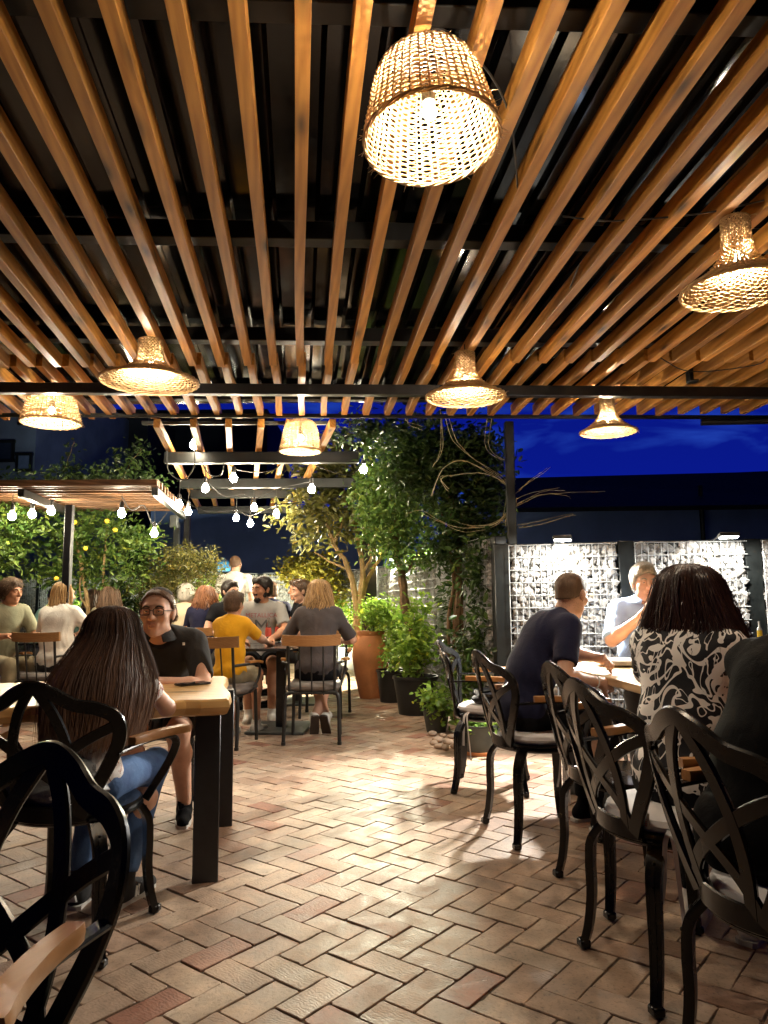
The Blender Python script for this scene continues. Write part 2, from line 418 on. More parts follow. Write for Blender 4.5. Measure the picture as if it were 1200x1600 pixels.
def spline(pts, n=8):
    p = np.array(pts, float); out = []
    q = np.vstack([2*p[0]-p[1], p, 2*p[-1]-p[-2]])
    for i in range(1, len(q)-2):
        for k in range(n):
            t = k/n; a, b, c, d = q[i-1], q[i], q[i+1], q[i+2]
            out.append(.5*((2*b)+(-a+c)*t+(2*a-5*b+4*c-d)*t*t+(-a+3*b-3*c+d)*t**3))
    out.append(p[-1]); return np.array(out)
def face_rz(fx, fy): return math.atan2(-fx, fy)
# ---------------------------------------------------------------- sky
w = bpy.data.worlds.new('World'); scene.world = w; w.use_nodes = True
nt = w.node_tree; nt.nodes.clear()
o_ = nt.nodes.new('ShaderNodeOutputWorld'); bg = nt.nodes.new('ShaderNodeBackground'); nt.links.new(bg.outputs[0], o_.inputs[0])
tc = nt.nodes.new('ShaderNodeTexCoord'); sx = nt.nodes.new('ShaderNodeSeparateXYZ'); nt.links.new(tc.outputs['Generated'], sx.inputs[0])
rp = nt.nodes.new('ShaderNodeValToRGB'); nt.links.new(sx.outputs[2], rp.inputs[0])
for e, (p_, c_) in zip(rp.color_ramp.elements, ((.0, (.001, .004, .125, 1)), (.45, (.001, .003, .062, 1)))): e.position = p_; e.color = c_
mp_ = nt.nodes.new('ShaderNodeMapping'); mp_.inputs['Scale'].default_value = (2, 2, 9); nt.links.new(tc.outputs['Generated'], mp_.inputs[0])
nz = nt.nodes.new('ShaderNodeTexNoise'); nz.inputs['Scale'].default_value = 2.6; nz.inputs['Detail'].default_value = 6; nz.inputs['Distortion'].default_value = .6; nt.links.new(mp_.outputs[0], nz.inputs[0])
cr2 = nt.nodes.new('ShaderNodeValToRGB'); nt.links.new(nz.outputs[0], cr2.inputs[0])
cr2.color_ramp.elements[0].position = .48; cr2.color_ramp.elements[0].color = (0, 0, 0, 1); cr2.color_ramp.elements[1].position = .75; cr2.color_ramp.elements[1].color = (.7, .7, .7, 1)
mx_ = nt.nodes.new('ShaderNodeMix'); mx_.data_type = 'RGBA'; nt.links.new(cr2.outputs[0], mx_.inputs[0]); nt.links.new(rp.outputs[0], mx_.inputs[6]); mx_.inputs[7].default_value = (.012, .045, .27, 1)
# afterglow: the twilight sky is brightest ahead, near-black behind
sy = nt.nodes.new('ShaderNodeMapRange'); nt.links.new(sx.outputs[1], sy.inputs[0]); sy.inputs[1].default_value = .1; sy.inputs[2].default_value = .85; sy.inputs[3].default_value = .08; sy.inputs[4].default_value = 1.; sy.interpolation_type = 'SMOOTHSTEP'
nt.links.new(mx_.outputs[2], bg.inputs[0]); nt.links.new(sy.outputs[0], bg.inputs[1])

# ---------------------------------------------------------------- ground: herringbone brick terrace
def terrace():
    W = .111; ang = R_(51.3); ca, sa = math.cos(ang), math.sin(ang); r = random.Random(3)
    vs = []; fs = []
    def put(x0, y0, lx, ly):
        cx, cy = x0+lx/2, y0+ly/2; X, Y = cx*ca-cy*sa, cx*sa+cy*ca
        if not (-7.5 < X < 4.6 and .55 < Y < 15.5) or abs(X) > 1.2+.62*Y: return
        g = .0015; z = r.uniform(-.0022, .0022); tx, ty = r.uniform(-.012, .012), r.uniform(-.012, .012); ro = r.uniform(-.012, .012); c, s = math.cos(ro), math.sin(ro)
        hx, hy = lx/2-g, ly/2-g; n0 = len(vs)
        pts = []
        for sx, sy in ((-1, -1), (1, -1), (1, 1), (-1, 1)):
            for k in range(3):       # rounded, chipped corners
                q = (k-1)*.5; ch = r.uniform(.003, .014)
                if k == 0: px, py = (sx*hx, sy*(hy-ch)) if sx*sy > 0 else (sx*(hx-ch), sy*hy)
                elif k == 1: px, py = sx*(hx-ch*.35), sy*(hy-ch*.35)
                else: px, py = (sx*(hx-ch), sy*hy) if sx*sy > 0 else (sx*hx, sy*(hy-ch))
                pts.append((px+r.uniform(-.0018, .0018), py+r.uniform(-.0018, .0018)))
        pp_ = []
        for k in range(12):
            pp_.append(pts[k])
            if k % 3 == 2:
                a_, b_ = pts[k], pts[(k+1) % 12]
                for f_ in (.3, .55, .8): u_ = f_+r.uniform(-.1, .1); q_ = r.uniform(0, .0026)*(2.2 if r.random() < .08 else 1); mx_ = (a_[0]+(b_[0]-a_[0])*u_, a_[1]+(b_[1]-a_[1])*u_); pp_.append((mx_[0]-(q_ if mx_[0] > 0 else -q_)*(abs(mx_[0]) > hx-.008), mx_[1]-(q_ if mx_[1] > 0 else -q_)*(abs(mx_[1]) > hy-.008)))
        pts = pp_
        # split long sides once for wobble
        for lev, (ins, dz) in enumerate(((0, -.012), (.0003, -.0022), (.0022, 0))):
            for px, py in pts:
                f = 1-ins/max(.02, min(hx, hy)); ax, ay = px*(1-ins/hx), py*(1-ins/hy)
                ux, uy = ax*c-ay*s, ax*s+ay*c; zz = z+dz+tx*ux+ty*uy
                qx, qy = cx+ux, cy+uy; vs.append((qx*ca-qy*sa, qx*sa+qy*ca, zz))
        k = len(pts)
        for lev in range(2):
            for i in range(k):
                j = (i+1) % k; a = n0+lev*k; fs.append((a+i, a+j, a+k+j, a+k+i))
        fs.append(tuple(n0+2*k+i for i in range(k)))
    N = 150
    for p in range(-N, N):
        for q in range(-N, N):
            s = (p+q) % 4
            if s == 0: put(p*W, q*W, 2*W, W)
            elif s == 2: put(p*W, q*W, W, 2*W)
    b = MB(); b.v = vs; b.f = fs; b.mi = [0]*len(fs); b.n = len(vs)
    tag(b.build('brick_terrace', 'brick', smooth=False), kind='structure')
terrace()
b = MB(); b.add([(-90, -40, -.0055), (90, -40, -.0055), (90, 160, -.0055), (-90, 160, -.0055)], [(0, 1, 2, 3)]); tag(b.build('ground', 'joint', smooth=False), kind='structure')

# ---------------------------------------------------------------- main pergola
perg = empty('pergola', (0, 5, 0), 0, 'long timber slatted pergola with dark sheet roof over the diners', 'pergola')
PO = np.array([0, 5., 0])
dR = np.array([-.114, 1.0])
def rafter(x_at, y_at, y0, y1, dz, nm='rafter', par=perg, PO=PO, w=.048, h=.084):
    p0 = np.array([x_at+dR[0]*(y0-y_at), y0]); p1 = np.array([x_at+dR[0]*(y1-y_at), y1])
    L = np.linalg.norm(p1-p0); mid = (p0+p1)/2; b = MB(); hh = h; n = 9
    r = random.Random(int(x_at*1000)+int(y0*10)); ph = r.uniform(0, 6); am = r.uniform(.0, .006)
    path = [(am*math.sin(ph+k*.9)+r.uniform(-.001, .001), -L/2+L*k/(n-1), 0) for k in range(n)]
    vs = []; fs = []
    for q in path:
        for (sx, sz) in ((-1, -.93), (-.93, -1), (.93, -1), (1, -.93), (1, 1), (-1, 1)): vs.append((q[0]+sx*w/2, q[1], sz*hh/2))
    for i in range(n-1):
        for k in range(6):
            k2 = (k+1) % 6; fs.append((i*6+k, (i+1)*6+k, (i+1)*6+k2, i*6+k2))
    fs += [tuple(range(6)), tuple((n-1)*6+k for k in range(6))[::-1]]
    b.add(vs, fs); o = b.build(nm, 'rafter', par, smooth=False)
    z0, z1 = roofz(y0), roofz(y1)
    o.location = (mid[0]-PO[0], mid[1]-PO[1], (z0+z1)/2+hh/2+dz); o.rotation_euler = (math.atan2(z1-z0, L), 0, math.atan2(-(p1-p0)[0], (p1-p0)[1])); return o
for k in range(-19, 22):
    rafter(-.539+.177*k+rng.uniform(-.006, .006), 4.69, -.3+rng.uniform(-.05, .05), 4.70+rng.uniform(-.02, .03), rng.uniform(-.004, .004))
    rafter(-.527+.177*k+rng.uniform(-.008, .008), 4.69, 4.76, 6.05+rng.uniform(-.04, .04), .03+rng.uniform(-.004, .004))
def bar(b, p0, p1, w, h, mi=0, bev=.004):
    p0, p1 = np.array(p0, float), np.array(p1, float); d = p1-p0; L = np.linalg.norm(d); y = d/L
    x = nrm(np.cross(y, (0, 0, 1.))) if abs(y[2]) < .95 else np.array([1., 0, 0]); z = np.cross(x, y)
    return b.box((p0+p1)/2, (w, L, h), np.stack([x, y, z], 1), mi, bev)
b = MB(); bar(b, np.array((-4.6, 4.93, 2.652))-PO, np.array((4.6, 5.36, 2.637))-PO, .07, .075); b.build('cross_beam', 'steel', perg)
for y, z in ((2.0, .165), (3.35, .165), (4.62, .165), (5.95, .19)):
    b = MB(); bar(b, (-4.6, y-.2-5, roofz(y)+z), (4.6, y+.25-5, roofz(y)+z), .09, .09); b.build('purlin', 'purlin', perg)
b = MB(); bar(b, (-4.6, 5.82-5, 2.685), (4.6, 6.22-5, 2.675), .02, .035); b.build('eave_rail', 'post', perg)
# corrugated sheet
def sheet():
    vs = []; fs = []; xs = []
    x = -5.0
    while x < 5.2:
        for dx, dz in ((0, 0), (.055, 0), (.075, .032), (.125, .032), (.145, 0)): xs.append((x+dx, dz))
        x += .2
    for (y) in (-1., 6.3):
        for xx, dz in xs: vs.append((xx+dR[0]*(y-4.7), y-5, roofz(y)+.235+dz))
    n = len(xs)
    for i in range(n-1): fs.append((i, i+1, n+i+1, n+i))
    b = MB(); b.add(vs, fs); b.build('roof_sheet', 'roof', perg, smooth=False)
sheet()
def post(p, z1, w=.08, mat='post', par=perg, PO=PO, nm='post', z0=0.):
    b = MB(); b.box((p[0]-PO[0], p[1]-PO[1], (z0+z1)/2-PO[2]), (w, w, z1-z0), None, 0, .006); return b.build(nm, mat, par)
pp = P(797, 740, 6.26); post(pp, 2.68, .075)
post((3.6, 5.3), 2.6, .09); post((-4.2, 5.0), 2.6, .09)
p = P(1080, 590, 5.2); post((p[0], p[1]-.02), 2.85, .07, nm='hanger', z0=2.695)
g0, g1 = P(1095, 658, 6.5), P(1230, 655, 6.3)
b = MB(); b.tube([g0-PO, g1-PO], .04, 10); b.build('gutter_pipe', 'steel', perg)
# small wires clipped along the rafters
for pts in (((640, 75), (700, 60), (790, 170), (812, 330)), ((812, 560), (870, 500), (905, 420)), ((1025, 560), (1080, 585), (1180, 575), (1200, 560)), ((880, 345), (960, 352), (1100, 340), (1195, 320))):
    b = MB(); b.tube(spline([RG(x, y)-PO+np.array((0, 0, .02)) for x, y in pts], 6), .004, 5); b.build('lamp_wiring', 'cable', perg)

# ---------------------------------------------------------------- pendant lamps
def wicker(prof, ribs, rings, tw, th, seed, fray=0, rim=1.5):
    r = random.Random(seed); b = MB(); pz = np.array(prof, float)
    seg = np.r_[0, np.cumsum(np.linalg.norm(np.diff(pz, axis=0), axis=1))]; L = seg[-1]
    def at(t): return np.interp(t*L, seg, pz[:, 0]), np.interp(t*L, seg, pz[:, 1])
    for k in range(ribs):
        a = 2*math.pi*k/ribs+r.uniform(-.03, .03); pts = []
        for i in range(17):
            t = i/16; R, z = at(t); pts.append((R*math.cos(a), R*math.sin(a), z))
        b.tube(pts, th*.8, 5, flat=.8)
    ns = ribs*2
    for j in range(rings):
        t = (j+.5)/rings; ph = j % 2; tj = [t+r.gauss(0, .13)/rings for _ in range(8)]
        pts = []
        for i in range(ns+1):
            a = 2*math.pi*i/ns; u = (i % ns)/ns*8; t0 = tj[int(u) % 8]; t1 = tj[(int(u)+1) % 8]; tt = t0+(t1-t0)*(u-int(u))
            R, z = at(min(1, max(0, tt))); R += th*1.1*(1 if (i//1+2*ph) % 4 == 1 else -1 if (i+2*ph) % 4 == 3 else 0)
            pts.append((R*math.cos(a), R*math.sin(a), z))
        # two split strands per course so the weave is not one endless ring
        s0 = r.randrange(ns); pts = pts[:-1]; pts = pts[s0:]+pts[:s0]; h = ns//2
        b.tube(pts[:h+2], tw*r.uniform(.8, 1.15), 5, flat=.7); b.tube(pts[h-1:]+pts[:2], tw*r.uniform(.8, 1.15), 5, flat=.7)
    for tE, rr in ((1., rim), (0., 1.)):
        R, z = at(tE)
        for s in (0, 1, 2):
            pts = [((R+th*rr*math.cos(i*.8+s*2.1))*math.cos(2*math.pi*i/72), (R+th*rr*math.cos(i*.8+s*2.1))*math.sin(2*math.pi*i/72), z+th*rr*math.sin(i*.8+s*2.1)) for i in range(73)]
            b.tube(pts, th*.9*rr/1.3, 5, cap=False)
    for k in range(fray):
        a = r.uniform(0, 6.28); t = r.choice((0, 1, 1, r.random())); R, z = at(t); d = np.array((math.cos(a+r.uniform(-1, 1)), math.sin(a+r.uniform(-1, 1)), r.uniform(-.5, .5)))
        p0 = np.array((R*math.cos(a), R*math.sin(a), z)); b.tube([p0, p0+d*.012, p0+d*.024+np.array((0, 0, -.006))], [.0016, .0012, .0007], 4)
    return b
M['bulb_warm'] = glow('warm_filament_glow', (1, .82, .60), BULB_E)
M['bulb_string'] = glow('festoon_filament_glow', (1, .86, .62), FEST_E)
def lamp(loc, prof, label, ribs, rings, tw, th, seed, top, fray=0, tilt=(0, 0), bulbz=None, rim=1.5):
    t = empty('pendant_lamp', loc, 0, label, 'lamp', 'wicker pendant lamps under the pergola')
    t.rotation_euler = (tilt[0], tilt[1], 0)
    wicker(prof, ribs, rings, tw, th, seed, fray, rim).build('lamp_shade', 'wicker', t)
    bz = bulbz if bulbz is not None else prof[0][1]-.16
    b = MB(); b.ball((0, 0, bz), (.02, .02, .024), 16, 10); b.build('bulb', 'bulb_warm', t)
    b = MB(); b.lathe([(.014, bz+.024), (.02, bz+.03), (.021, bz+.085), (.008, bz+.1)], 14); b.build('socket', 'socket', t)
    b = MB(); b.tube([(0, 0, bz+.09), (.002, 0, (bz+top)/2), (0, 0, top)], .004, 6); b.build('cord', 'cable', t)
    return t
def hat(d, h):
    R = d/2; return [(R*.235, 0), (R*.24, -h*.28), (R*.27, -h*.45), (R*.36, -h*.6), (R*.55, -h*.76), (R*.8, -h*.9), (R*.96, -h*.985), (R, -h)]
def bell(d, h):
    R = d/2; return [(R*.3, 0), (R*.56, -h*.03), (R*.71, -h*.12), (R*.82, -h*.32), (R*.9, -h*.62), (R*.98, -h*.86), (R, -h)]
def lamp_at(x, y, kind, d, h, label, drop=0., **k):
    p = RG(x, y); z = p[2]-.01-drop
    t = lamp((p[0], p[1], z), (hat if kind == 'hat' else bell)(d, h), label, top=.06+drop, **k); return t
lamp_at(664, 66, 'bell', .385, .265, 'large open-weave bell shaped wicker pendant hanging nearest, top centre', ribs=46, rings=40, tw=.0030, th=.0032, seed=1, fray=90, bulbz=-.17, tilt=(R_(-6), R_(-3)), drop=.055)
lamp_at(236, 530, 'hat', .56, .25, 'broad hat shaped wicker pendant hanging over the left table', ribs=46, rings=36, tw=.0046, th=.0042, seed=2, fray=20, bulbz=-.15)
lamp_at(82, 612, 'bell', .41, .22, 'wide bell shaped wicker pendant at the far left under the beam', ribs=42, rings=32, tw=.0042, th=.004, seed=3, fray=30, bulbz=-.13)
lamp_at(470, 655, 'bell', .34, .26, 'smaller bell shaped wicker pendant at the roof edge left of the vine', ribs=36, rings=30, tw=.0042, th=.004, seed=4, fray=30, bulbz=-.15)
lamp_at(726, 550, 'hat', .49, .28, 'hat shaped wicker pendant hanging just left of the roof post', ribs=42, rings=34, tw=.0046, th=.0042, seed=5, fray=20, bulbz=-.17)
lamp_at(948, 618, 'hat', .41, .27, 'small hat shaped wicker pendant against the blue sky', ribs=38, rings=32, tw=.0042, th=.004, seed=6, fray=20, bulbz=-.17)
lamp_at(1148, 340, 'hat', .46, .31, 'hat shaped wicker pendant cut by the right edge of the photo', ribs=46, rings=38, tw=.0042, th=.004, seed=7, fray=40, bulbz=-.17)

# ---------------------------------------------------------------- open pergola beyond, with festoon lights
op = empty('open_pergola', (-1.2, 8.5, 0), 0, 'open steel and timber pergola frame hung with bare bulbs', 'pergola'); OPO = np.array((-1.2, 8.5, 0))
zb = 2.6
for (x0, x1, y) in ((258, 560, 716), (283, 560, 756), (298, 480, 772), (310, 470, 797)):
    a, c = G(x0, y, zb-.05), G(x1, y-2, zb-.05); c[1] = a[1]+.05
    b = MB(); bar(b, a-OPO, c-OPO, .09, .11); b.build('beam', 'post', op)
for (x0, x1) in ((245, 313), (302, 339), (357, 364), (408, 395), (452, 423), (520, 455)):
    a, c = G(x0, 661, zb+.04), G(x1, 797, zb+.04)
    b = MB(); L = np.linalg.norm(c-a); b.box((0, 0, 0), (.055, L, .075), None, 0, .003); o = b.build('rafter', 'rafter', op)
    o.location = tuple((a+c)/2-OPO); o.rotation_euler = (math.atan2(c[2]-a[2], L), 0, math.atan2(-(c-a)[0], (c-a)[1]))
a, c = G(222, 661, zb+.09), G(512, 661, zb+.09); b = MB(); bar(b, a-OPO, c-OPO, .04, .03); b.build('front_rail', 'grey_steel', op)
p = P(577, 900, 9.9); post(p, 2.6, .2, 'steel', op, OPO); p = P(292, 850, 11.0); post(p, 2.5, .09, 'steel', op, OPO)
fest = [  # pixel, depth, what sets it apart
 (303, 695, 6.9, 'glowing festoon bulb hanging highest, just below the roof edge'), (365, 747, 7.3, 'large glowing festoon bulb in the middle of the open pergola'),
 (321, 763, 7.6, 'glowing festoon bulb below the left end of the second beam'), (487, 764, 7.6, 'glowing festoon bulb beside the left side of the tree crown'),
 (568, 733, 7.4, 'glowing festoon bulb among the leaves of the tree'), (280, 788, 8.2, 'glowing festoon bulb beside the grey junction box post'),
 (294, 799, 8.4, 'glowing festoon bulb just right of the junction box post'), (397, 793, 9.0, 'glowing festoon bulb under the farthest beam'),
 (369, 809, 9.4, 'small glowing festoon bulb over the standing man'), (391, 818, 9.6, 'lowest small glowing festoon bulb under the open pergola'),
 (432, 802, 9.2, 'glowing festoon bulb hanging at the right end of the farthest beam'), (190, 802, 7.4, 'large glowing festoon bulb under the low slatted roof, above the citrus'),
 (241, 833, 8.0, 'glowing festoon bulb hanging low among leaves beside the post'), (80, 798, 7.8, 'glowing festoon bulb nearest the low roof post'),
 (50, 803, 7.6, 'glowing festoon bulb under the low roof, second from the left edge'), (19, 806, 7.4, 'glowing festoon bulb at the far left edge of the photo')]
fb = None
for (x, y, Y, lab) in fest:
    c = P(x, y, Y)
    if fb is None:
        fb = empty('festoon_bulb', c, 0, lab, 'light bulb', 'glowing festoon bulbs')
        b = MB(); b.lathe([(.004, .005), (.024, .012), (.036, .03), (.039, .047), (.034, .066), (.021, .085), (.016, .1)][::1], 16, (0, 0, -.05)); b.build('bulb', 'bulb_string', fb)
        b = MB(); b.lathe([(.017, .05), (.022, .055), (.022, .11), (.006, .125)], 12); b.build('socket', 'socket', fb)
        b = MB(); b.tube([(0, 0, .12), (.003, .002, .2), (0, 0, .3)], .004, 5); b.build('cord', 'cable', fb)
    else: dup(fb, c, rng.uniform(0, 6), lab)
def cablecurve(pts, lab, Y, mat='cable', r=.006):
    b = MB(); q = [P(x, y, Y if np.isscalar(Y) else Y[i]) for i, (x, y) in enumerate(pts)]; b.tube(spline(q, 8), r, 6)
    return tag(b.build('festoon_cable', mat), lab, 'cable', 'festoon light cables')
cablecurve([(261, 695), (263, 735), (285, 750), (303, 728), (303, 683)], 'black cable looping down at the left end of the first beam', 6.9)
cablecurve([(303, 683), (322, 735), (345, 742), (352, 705)], 'black cable hanging between the left and centre pergola rafters', 7.1)
cablecurve([(352, 720), (375, 735), (425, 735), (460, 708), (500, 730), (545, 742), (570, 722)], 'long black cable swagged across to the tree bulb', 7.3)
cablecurve([(321, 750), (350, 775), (380, 772), (398, 780), (430, 765), (487, 752)], 'black cable swagged under the second beam', 7.8)
cablecurve([(280, 775), (300, 790), (330, 800), (369, 797), (391, 806), (432, 790), (470, 785)], 'black cable swagged under the farthest beam', 9.0)
cablecurve([(190, 775), (205, 797), (225, 790), (241, 822), (262, 800)], 'black cable drooping below the low slatted roof corner', 7.6)

# ---------------------------------------------------------------- low slatted pergola on the left
lp = empty('slatted_pergola', (-3.2, 7.6, 0), 0, 'low pergola with closely slatted timber roof among the citrus trees', 'pergola'); LPO = np.array((-3.2, 7.6, 0))
zl = 2.2
F0, F1 = G(242, 768, zl), G(282, 802, zl)
dx = np.array((1, .0, 0)); back = nrm((F1-F0)*np.array((1, 1, 0)))
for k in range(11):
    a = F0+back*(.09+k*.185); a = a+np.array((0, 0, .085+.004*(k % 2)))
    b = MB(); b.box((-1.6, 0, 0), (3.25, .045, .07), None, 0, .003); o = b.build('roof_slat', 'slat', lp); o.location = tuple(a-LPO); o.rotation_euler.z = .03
for q in (0, -1.28, -2.7):
    s = F0+np.array((q, 0, .0)); b = MB(); bar(b, s-LPO, s+back*2.05-LPO, .06, .08); b.build('side_beam', 'post', lp)
b = MB(); bar(b, F0+np.array((.04, -.05, .075))-LPO, F0+np.array((-3.3, -.15, .075))-LPO, .045, .06); b.build('front_beam', 'slat', lp)
p = P(106, 870, 7.5); post(p, 2.15, .075, 'steel', lp, LPO); p = P(276, 830, 9.7); post(p, 2.2, .075, 'post', lp, LPO)
p = P(272, 815, 9.6); b = MB(); b.box(p-LPO, (.1, .1, .17), None, 0, .01); b.build('junction_box', 'grey_steel', lp)

# ---------------------------------------------------------------- gabion fences with lights
def stonefill(w, h, seed, sz=.043):
    r = random.Random(seed); b = MB()
    import bmesh
    bm = bmesh.new(); bmesh.ops.create_icosphere(bm, subdivisions=1, radius=1); base = np.array([v.co[:] for v in bm.verts]); bf = [tuple(v.index for v in f.verts) for f in bm.faces]; bm.free()
    rs = np.random.RandomState(seed)
    nx, nz_ = int(w/sz), int(h/sz)
    for i in range(nx):
        for j in range(nz_):
            for lay in (0, 1):
                c = np.array(((i+.5+lay*.5+rs.uniform(-.3, .3))*w/nx-w/2, -.01-lay*.035+rs.uniform(-.014, .012), (j+.5+lay*.5+rs.uniform(-.3, .3))*h/nz_))
                c[0] = np.clip(c[0], -w/2+.035, w/2-.035); c[2] = np.clip(c[2], .02, h-.01)
                d = base*(1+rs.uniform(-.28, .22, (len(base), 1)))*np.array(rs.uniform(.55, .88, 3))*sz*rs.choice((.8, 1, 1.25))
                q, _ = np.linalg.qr(rs.normal(size=(3, 3))); b.add(d@q+c, bf)
    return b
def gabion(nm, pts, label, h=1.66, seed=1):
    root = empty('gabion_fence', (*pts[0], 0), 0, label, 'fence', 'stone filled gabion fences'); O = np.array((*pts[0], 0.))
    fill0 = wire0 = None
    for i in range(len(pts)-1):
        a, c = np.array(pts[i]), np.array(pts[i+1]); d = c-a; L = np.linalg.norm(d); n = max(1, round(L/1.1)); ang = math.atan2(d[1], d[0])
        for k in range(n):
            p0 = a+d*k/n; pm = a+d*(k+.5)/n; wd = L/n-.12
            if fill0 is None:
                W0 = wd; fill0 = stonefill(wd, h-.06, seed).build('stone_fill', 'stone', root, smooth=False)
                b = MB()
                x = -wd/2
                while x < wd/2: b.tube([(x, -.082, .02), (x, -.082, h-.04)], .0034, 4); x += .05
                z = .04
                while z < h: b.tube([(-wd/2, -.089, z), (wd/2, -.089, z)], .0034, 4); b.tube([(-wd/2, -.075, z), (wd/2, -.075, z)], .0034, 4); z += .1
                wire0 = b.build('wire_mesh', 'galv', root, smooth=False); f1, w1 = fill0, wire0
            else:
                f1, w1 = fill0.copy(), wire0.copy(); COL.objects.link(f1); COL.objects.link(w1); f1.scale.x = w1.scale.x = wd/W0
                if rng.random() < .5: f1.scale.x *= -1
            for o in (f1, w1): o.location = (pm[0]-O[0], pm[1]-O[1], .04); o.rotation_euler.z = ang
            b = MB(); b.box((0, 0, h/2), (.12, .1, h+.03), None, 0, .006); o = b.build('post', 'post', root); o.location = (p0[0]-O[0], p0[1]-O[1], 0); o.rotation_euler.z = ang
            b = MB(); b.box((0, 0, 0), (wd, .1, .04), None, 0, .005); o = b.build('top_rail', 'post', root); o.location = (pm[0]-O[0], pm[1]-O[1], h-.01); o.rotation_euler.z = ang
            if i == len(pts)-2 and k == n-1:
                b = MB(); b.box((0, 0, h/2), (.12, .1, h+.03), None, 0, .006); o = b.build('post', 'post', root); o.location = (c[0]-O[0], c[1]-O[1], 0); o.rotation_euler.z = ang
            b = MB(); b.box((0, .035, h/2), (wd, .012, h-.04)); o = b.build('back_panel', 'post', root); o.location = (pm[0]-O[0], pm[1]-O[1], 0.02); o.rotation_euler.z = ang
    return root
gabion('', [(.965, 6.04), (1.905, 5.83), (2.86, 5.74), (3.9, 5.6)], 'grey stone filled gabion fence running right from the vine corner', h=1.585, seed=1)
gabion('', [(-1.3, 13.9), (-.05, 12.05), (.47, 9.0), (.96, 6.18)][::1], 'stone filled gabion fence receding behind the potted plants', seed=2)
gabion('', [(-8.2, 15.8), (-4.2, 14.4), (-1.42, 13.95)], 'far stone filled gabion fence behind the back tables', seed=3)

FL = plain('flood_housing', (.02, .02, .02), .4)
M['flood_lens'] = glow('flood_lens_glow', (1, .97, .88), 14.)
def flood(p, aim, power, label, spread=150, color=(1, .93, .78), vis=True, blend=.6, arm=None, spike=False, wash=0):
    p = np.array(p, float)
    t = empty('flood_light', p, 0, label, 'lamp', 'led flood lights along the fence')
    d0_ = nrm(np.array(aim, float)-p); d = nrm(np.array((d0_[0]*.1, -.12, -1.))) if not spike else d0_; y = d; x = nrm(np.cross(y, (0, 0, 1.))); z = np.cross(x, y); Rm = np.stack([x, y, z], 1)
    b = MB(); b.box(-d*.03, (.14, .03, .09), Rm, 0, .006); b.box(-d*.05+np.array((0, 0, -.03)), (.02, .05, .02), Rm, 0); b.tube([-d*.04, (-d[0]*.04, -d[1]*.04, -p[2])] if spike else [(0, 0, .01), (0, .05, .05), (0, .14, .03)] if arm is None else [(0, 0, .01), (arm[0]*.4, arm[1]*.4, .04), arm], .007, 6); b.build('housing', FL, t)
    b = MB(); b.box(-d*.0125, (.12, .004, .07), Rm, 0); b.build('lens', 'flood_lens', t)
    l = bpy.data.lights.new('flood_beam', 'SPOT'); l.energy = power; l.color = color; l.spot_size = R_(spread); l.spot_blend = blend; l.shadow_soft_size = .045
    o = bpy.data.objects.new('flood_beam', l); COL.objects.link(o); o.parent = t; o.location = tuple(d*.02)
    o.rotation_euler = Vector(-d0_).to_track_quat('Z', 'Y').to_euler()
    if wash:
        l2 = l.copy(); l2.energy = wash; l2.spot_size = R_(170); l2.spot_blend = .5; o2 = bpy.data.objects.new('flood_beam', l2); COL.objects.link(o2); o2.parent = t; o2.location = tuple(d*.02); o2.rotation_euler = Vector((0, -.35, 1)).to_track_quat('Z', 'Y').to_euler()
    return t
f1 = P(866, 846, 5.8)
flood((f1[0], 5.53, 1.575), (f1[0]-.9, 3.5, 0), FLOOD*.6, 'led flood light on the fence above the navy shirted man', 116, (1, .95, .84), True, .35, (0, .34, -.0), wash=FLOOD*.13)
f2 = P(1120, 846, 5.6)
flood((f2[0], 5.40, 1.575), (f2[0]-.6, 3.6, 0), FLOOD*.25, 'led flood light on the fence behind the dark haired woman', 100, (1, .96, .86), True, .35, (0, .34, -.0), wash=FLOOD*.10)
flood((.58, 8.55, 1.7), (.2, 8.0, .0), FLOOD*2.2, 'led flood light on the side fence behind the tree trunk', 165, (1, .94, .72))
flood((.12, 10.6, 1.72), (-.5, 9.4, .0), FLOOD*2.4, 'led flood light on the side fence behind the terracotta pot', 165, (1, .92, .66))
flood((-1.1, 11.7, .3), (-1.0, 12.9, 1.25), FLOOD*.8, 'unseen low spotlight added to light the golden shrub', 140, (1, .93, .62), spike=True)  # added out of view, lights the shrub and far corner from below
q = P(150, 912, 13.6)
flood((q[0]+.1, 11.0, .3), (q[0]+.1, 13.0, 1.2), FLOOD*1.1, 'unseen low spotlight added to light the far fence behind the citrus trees', 62, (.92, 1, .75), spike=True)  # added helper spot, hidden behind the diners, brightens the far fence
q = P(322, 910, 12.6)
flood((q[0]-.1, 11.2, .3), (q[0]-.1, 13.0, 1.25), FLOOD*1.2, 'unseen low spotlight added to light the bush beside the standing man', 80, (1, 1, .72), spike=True)  # another unseen spot put in to brighten this bush

